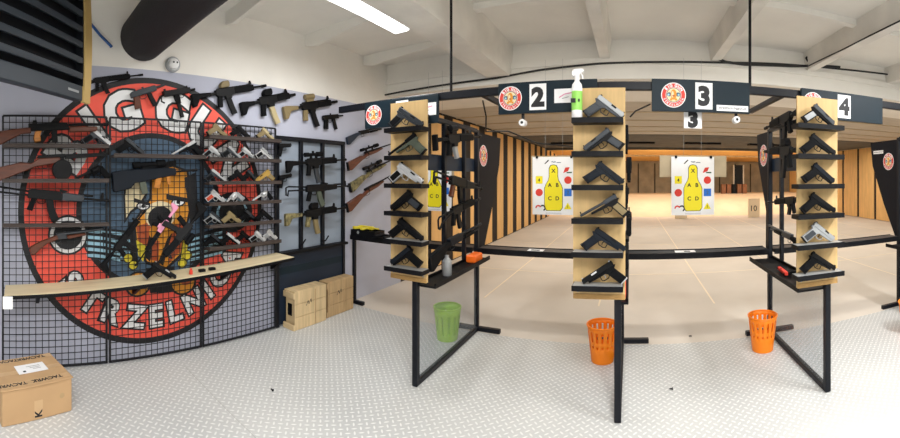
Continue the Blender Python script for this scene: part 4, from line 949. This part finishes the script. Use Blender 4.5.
# ================================================================== BINS
def bin_(x, y, colour, label, R=.135, r=.098, h=.315, ribs=False):
    t = thing('waste_bin', label, 'waste bin', (x, y, .001), 'plastic waste bins by the counters')
    n, rows = 48, [0, .03, .10, .135, .155, .19, .21, .275, h]
    if ribs: rows = [0, .03, .06, .24, .26, h]
    b = MB(); vs = []
    for z in rows:
        for i in range(n):
            a = 2 * math.pi * i / n; rr = r + (R - r) * z / h + (.003 if (ribs and i % 2) else 0); vs.append((rr * math.cos(a), rr * math.sin(a), z))
    fs = []
    for k in range(len(rows) - 1):
        hole = (k in (3, 5) and not ribs) or (k == 6 and not ribs) or (ribs and k == 2)
        for i in range(n):
            if hole and (i % 3 == 0 if not ribs else i % 4 == 0): continue
            fs.append((k * n + i, k * n + (i + 1) % n, (k + 1) * n + (i + 1) % n, (k + 1) * n + i))
    fs.append(tuple(range(n - 1, -1, -1))); b.add(vs, fs, colour)
    o = b.build('basket', t); m = o.modifiers.new('s', 'SOLIDIFY'); m.thickness = .003
    b = MB(); b.tube([(R * math.cos(2 * math.pi * i / 40), R * math.sin(2 * math.pi * i / 40), h) for i in range(40)], .007, 8, colour, True); b.build('rim', t)
bin_(-1.745, 3.45, 'bin_green', 'lime green plastic waste bin behind the left partition', ribs=True)
bin_(-.24, 3.40, 'bin_orange', 'orange slotted waste bin behind the front post under the middle board')
bin_(1.21, 3.42, 'bin_orange', 'orange slotted waste bin left of the right partition')
bin_(2.66, 3.02, 'bin_orange', 'orange waste bin cut off by the right edge')

# ================================================================== RANGE
def target(cx, label, wide):
    Yt = 4.30; zt, zb = 1.825, 1.175; w, h = .485, zt - zb
    t = thing('hanging_paper_target', label, 'target', (cx, Yt, zb), 'paper targets hanging in the lanes')
    bx('sheet', (-w / 2, 0, 0), (w / 2, .004, h), 'paper', t)
    F = Flat((0, -.0006, 0), (1, 0, 0), (0, 0, 1), (0, -1, 0), lift=.0005)
    def body(g):
        pts = [(-.075, .045), (.075, .045), (.1, .075), (.1, .29), (.085, .33), (.052, .385), (.045, .43), (.045, .52), (.035, .55), (.0, .558)]
        c = [(x + (g if x > 0 else -g if x < 0 else 0), y + (g if y > .3 else -g if y < .06 else 0)) for x, y in pts]
        return c + [(-x, y) for x, y in reversed(c[2:-1])]
    def sil(g):
        R_ = [(.075 + g, .05 - g), (.1 + g, .08), (.1 + g, .3), (.085 + g, .34), (.055 + g, .39), (.047 + g, .43), (.047 + g, .52 + g), (.03 + g, .552 + g), (0, .56 + g)]
        return [(x, y) for x, y in R_] + [(-x, y) for x, y in reversed(R_[:-1])]
    F.poly(sil(.006), 'ink', 0); F.poly(sil(0), 'yellow', 1)
    for c, x, y in (('X', 0, .495), ('A', -.042, .335), ('B', .045, .335), ('C', -.042, .185), ('D', .045, .185)): F.text(c, x, y, .042, 'ink', 2, 0, .03)
    F.disc(.165, .39, .042, 'red', 1); F.disc(-.165, .25, .042, 'red', 1); F.rect(.123, .21, .207, .295, 'blue', 1)
    F.rect(-.205, .35, -.125, .435, 'yellow', 1); F.text('4', -.165, .392, .035, 'ink', 2, 0, .02); F.poly([(.12, .065), (.205, .065), (.163, .14)], 'yellow', 1); F.text('1', .163, .095, .03, 'ink', 2)
    F.text('2', .165, .252, .04, 'slate_paint', 2)
    F.poly([(.11, .47), (.135, .53), (.185, .535), (.165, .49)], 'red', 1); F.rect(.15, .468, .21, .482, 'green_ink', 2)
    F.ring(-.175, .075, .018, .034, 'red', 1, 16, .3, 3.2); F.ring(-.125, .075, .02, .036, 'ink', 1, 16, -1.2, 2.4)
    F.poly([(-.105, .575), (-.095, .57), (-.05, .612), (-.06, .62)], 'ink', 1); F.text('gun', -.0, .59, .026, 'slate_paint', 1, 0, .02); F.rect(.035, .583, .085, .591, 'slate_paint', 1)
    for k in range(2): F.rect(-.09, .02 - k * .01, .09, .023 - k * .01, 'nickel', 1)
    F.mb.build('target_print', t, recalc=False, smooth=False)
    for x in (-w / 2 + .04, w / 2 - .05): bx('clip', (x, -.012, h - .016), (x + .024, .014, h + .012), 'black', t)
    c = thing('target_carrier', label.replace('white paper target with yellow figure', 'grey-brown carrier board of the target'), 'carrier', (cx, Yt + .03, 0), 'target carriers')
    w1, w2_ = wide
    bx('board', (w1, -.01, 1.60), (w2_, .01, 1.84), 'carrier', c)
    for x in (-.1, .1): b = MB(); b.cyl((x, 0, 1.84), (x, 0, 2.935), .0012, n=6, m='nickel'); b.build('hanger_wire', c)
target(-2.36, 'white paper target with yellow figure, half hidden behind the left partition rack', (-.26, .26))
target(-.855, 'white paper target with yellow figure hanging in lane two', (-.26, .26))
target(.70, 'white paper target with yellow figure hanging in lane three', (-.37, .39))
for px, yy, txt, lb in ((754, 14.8, '10', 'pale distance board marked 10 standing far down the range'), (681, 14.9, '', 'pale blank distance board on the range floor behind the lane three target')):
    c = on_y(px, 210, yy); b = MB(); b.box((c.x - .24, yy, .0), (c.x + .24, yy + .04, .74), 'bank')
    F = Flat((c.x, yy - .002, .30), (1, 0, 0), (0, 0, 1), (0, -1, 0), mb=b)
    if txt: F.text(txt, 0, 0.05, .22, 'shelf_dark', 0, 0, .01)
    tag(b.build('distance_board', recalc=False, smooth=False), lb, 'marker')
for i in range(5):
    x = on_y(723.5 + i * 5.2, 190, 18.6).x
    tag(bx('brown_block', (x - .105, 18.5, .782), (x + .105, 18.75, 1.25), 'black' if i == 2 else 'brown_block', None, .01), 'black block in the row of brown ones on the far bank' if i == 2 else 'brown block standing in a row on the far bank', 'block', None if i == 2 else 'brown blocks on the far bank')

# ================================================================== CARDBOARD BOX
P0, P1 = V((-2.484, -.098, 0)), V((-2.64, .372, 0)); d = (P1 - P0).normalized(); n = V((d.y, -d.x, 0)); LB = (P1 - P0).length; DB, HB = .40, .232
t = thing('cardboard_box', 'brown cardboard parcel with black printed tape on the floor at left', 'box')
t.matrix_world = Matrix(((d.x, n.x, 0, P0.x), (d.y, n.y, 0, P0.y), (0, 0, 1, .001), (0, 0, 0, 1)))      # x along the front, +y towards the camera
b = MB(); b.box((0, -DB, 0), (LB, 0, HB - .006), 'cardboard'); b.build('carton', t, .006)
b = MB(); b.box((-.008, -DB / 2 + .001, HB - .0055), (LB + .008, .008, HB + .001), 'cardboard'); b.build('flap', t, .002)
b = MB(); b.box((-.006, -DB - .004, HB - .0055), (LB + .006, -DB / 2 - .001, HB + .001), 'cardboard'); b.build('flap', t, .002)
F = Flat((0, 0, HB + .0018), (1, 0, 0), (0, 1, 0), (0, 0, 1), lift=.0006)
F.rect(0, -.075, LB, -.02, 'tape', 0); F.rect(0, -DB + .005, LB, -DB + .055, 'tape', 0); F.rect(0, -DB / 2 - .025, LB, -DB / 2 + .025, 'tape', 0)
F.mb.build('tape', t, recalc=False, smooth=False)
F = Flat((0, 0, HB + .003), (1, 0, 0), (0, 1, 0), (0, 0, 1), lift=.0006)
for x, yv in ((.30, -.048), (.02, -.048), (.30, -DB + .03), (.06, -DB + .03)): F.text('TACWRK', x + (.06 if x < .1 else .03), yv, .036 if x > .1 else .034, 'ink', 0, 0, .03, -1)
F.mb.build('printed_lettering', t, recalc=False, smooth=False)
F = Flat((.27, -.22, HB + .0032), (1, 0, 0), (0, 1, 0), (0, 0, 1), lift=.0006); F.rect(-.10, -.065, .12, .06, 'paper', 0)
for k in range(3): F.rect(-.02 + .02 * k, -.03 + .02 * k, .08, -.026 + .02 * k, 'ink', 1)
F.rect(-.06, .02, -.04, .04, 'ink', 1); F.mb.build('shipping_label', t, recalc=False, smooth=False)
F = Flat((.25, .001, 0), (1, 0, 0), (0, 0, 1), (0, 1, 0), lift=.0006); F.rect(-.03, .02, .03, .13, 'tape', 0); F.text('K', .0, .045, .05, 'ink', 1, math.pi / 2, .03); F.disc(.17, .125, .018, 'crate_dark', 1); F.mb.build('front_tape', t, recalc=False, smooth=False)
struct(sm.build('trim_4'))

# ================================================================== LIGHT
def area(name, loc, sx, sy, e, col=(1, 1, 1), rot=(0, 0, 0)):
    l = bpy.data.lights.new(name, 'AREA'); l.shape = 'RECTANGLE'; l.size = sx; l.size_y = sy; l.energy = e; l.color = col
    o = bpy.data.objects.new(name, l); COL.objects.link(o); o.location = loc; o.rotation_euler = rot
for x in (-1.6, 1.2, 4.2, 7.0):
    for y, e in ((7.4, 90), (11.4, 90), (16.2, 110)):
        area('range_light', (x, y, 2.64 if y < 15 else 2.45), 1.2, .25, e * .40, (1, .92, .80))
for x in (-1.6, 1.2, 4.2, 7.0):
    area('trap_light', (x, 15.35, 2.60), 1.6, .2, 18, (1, .88, .64), (math.radians(82), 0, 0))
for x in (-.82, .67, 2.2):
    area('range_light', (x, 3.25, 2.70), .9, .2, 13, (1, .95, .86), (math.radians(22), 0, 0))  # added lamp row behind the header, brightens the paper targets and floor below
wd = bpy.data.worlds.new('world'); S.world = wd; wd.use_nodes = True
wd.node_tree.nodes['Background'].inputs[0].default_value = (.9, .93, 1, 1); wd.node_tree.nodes['Background'].inputs[1].default_value = .05
S.view_settings.view_transform = 'Standard'; S.view_settings.look = 'None'; S.view_settings.exposure = 0.0; S.view_settings.gamma = 1
S.view_settings.use_curve_mapping = False
S.cycles.use_denoising = True
S.cycles.max_bounces = 8; S.cycles.diffuse_bounces = 4; S.cycles.transparent_max_bounces = 8
S.cycles.sample_clamp_indirect = 6
bpy.context.view_layer.update()
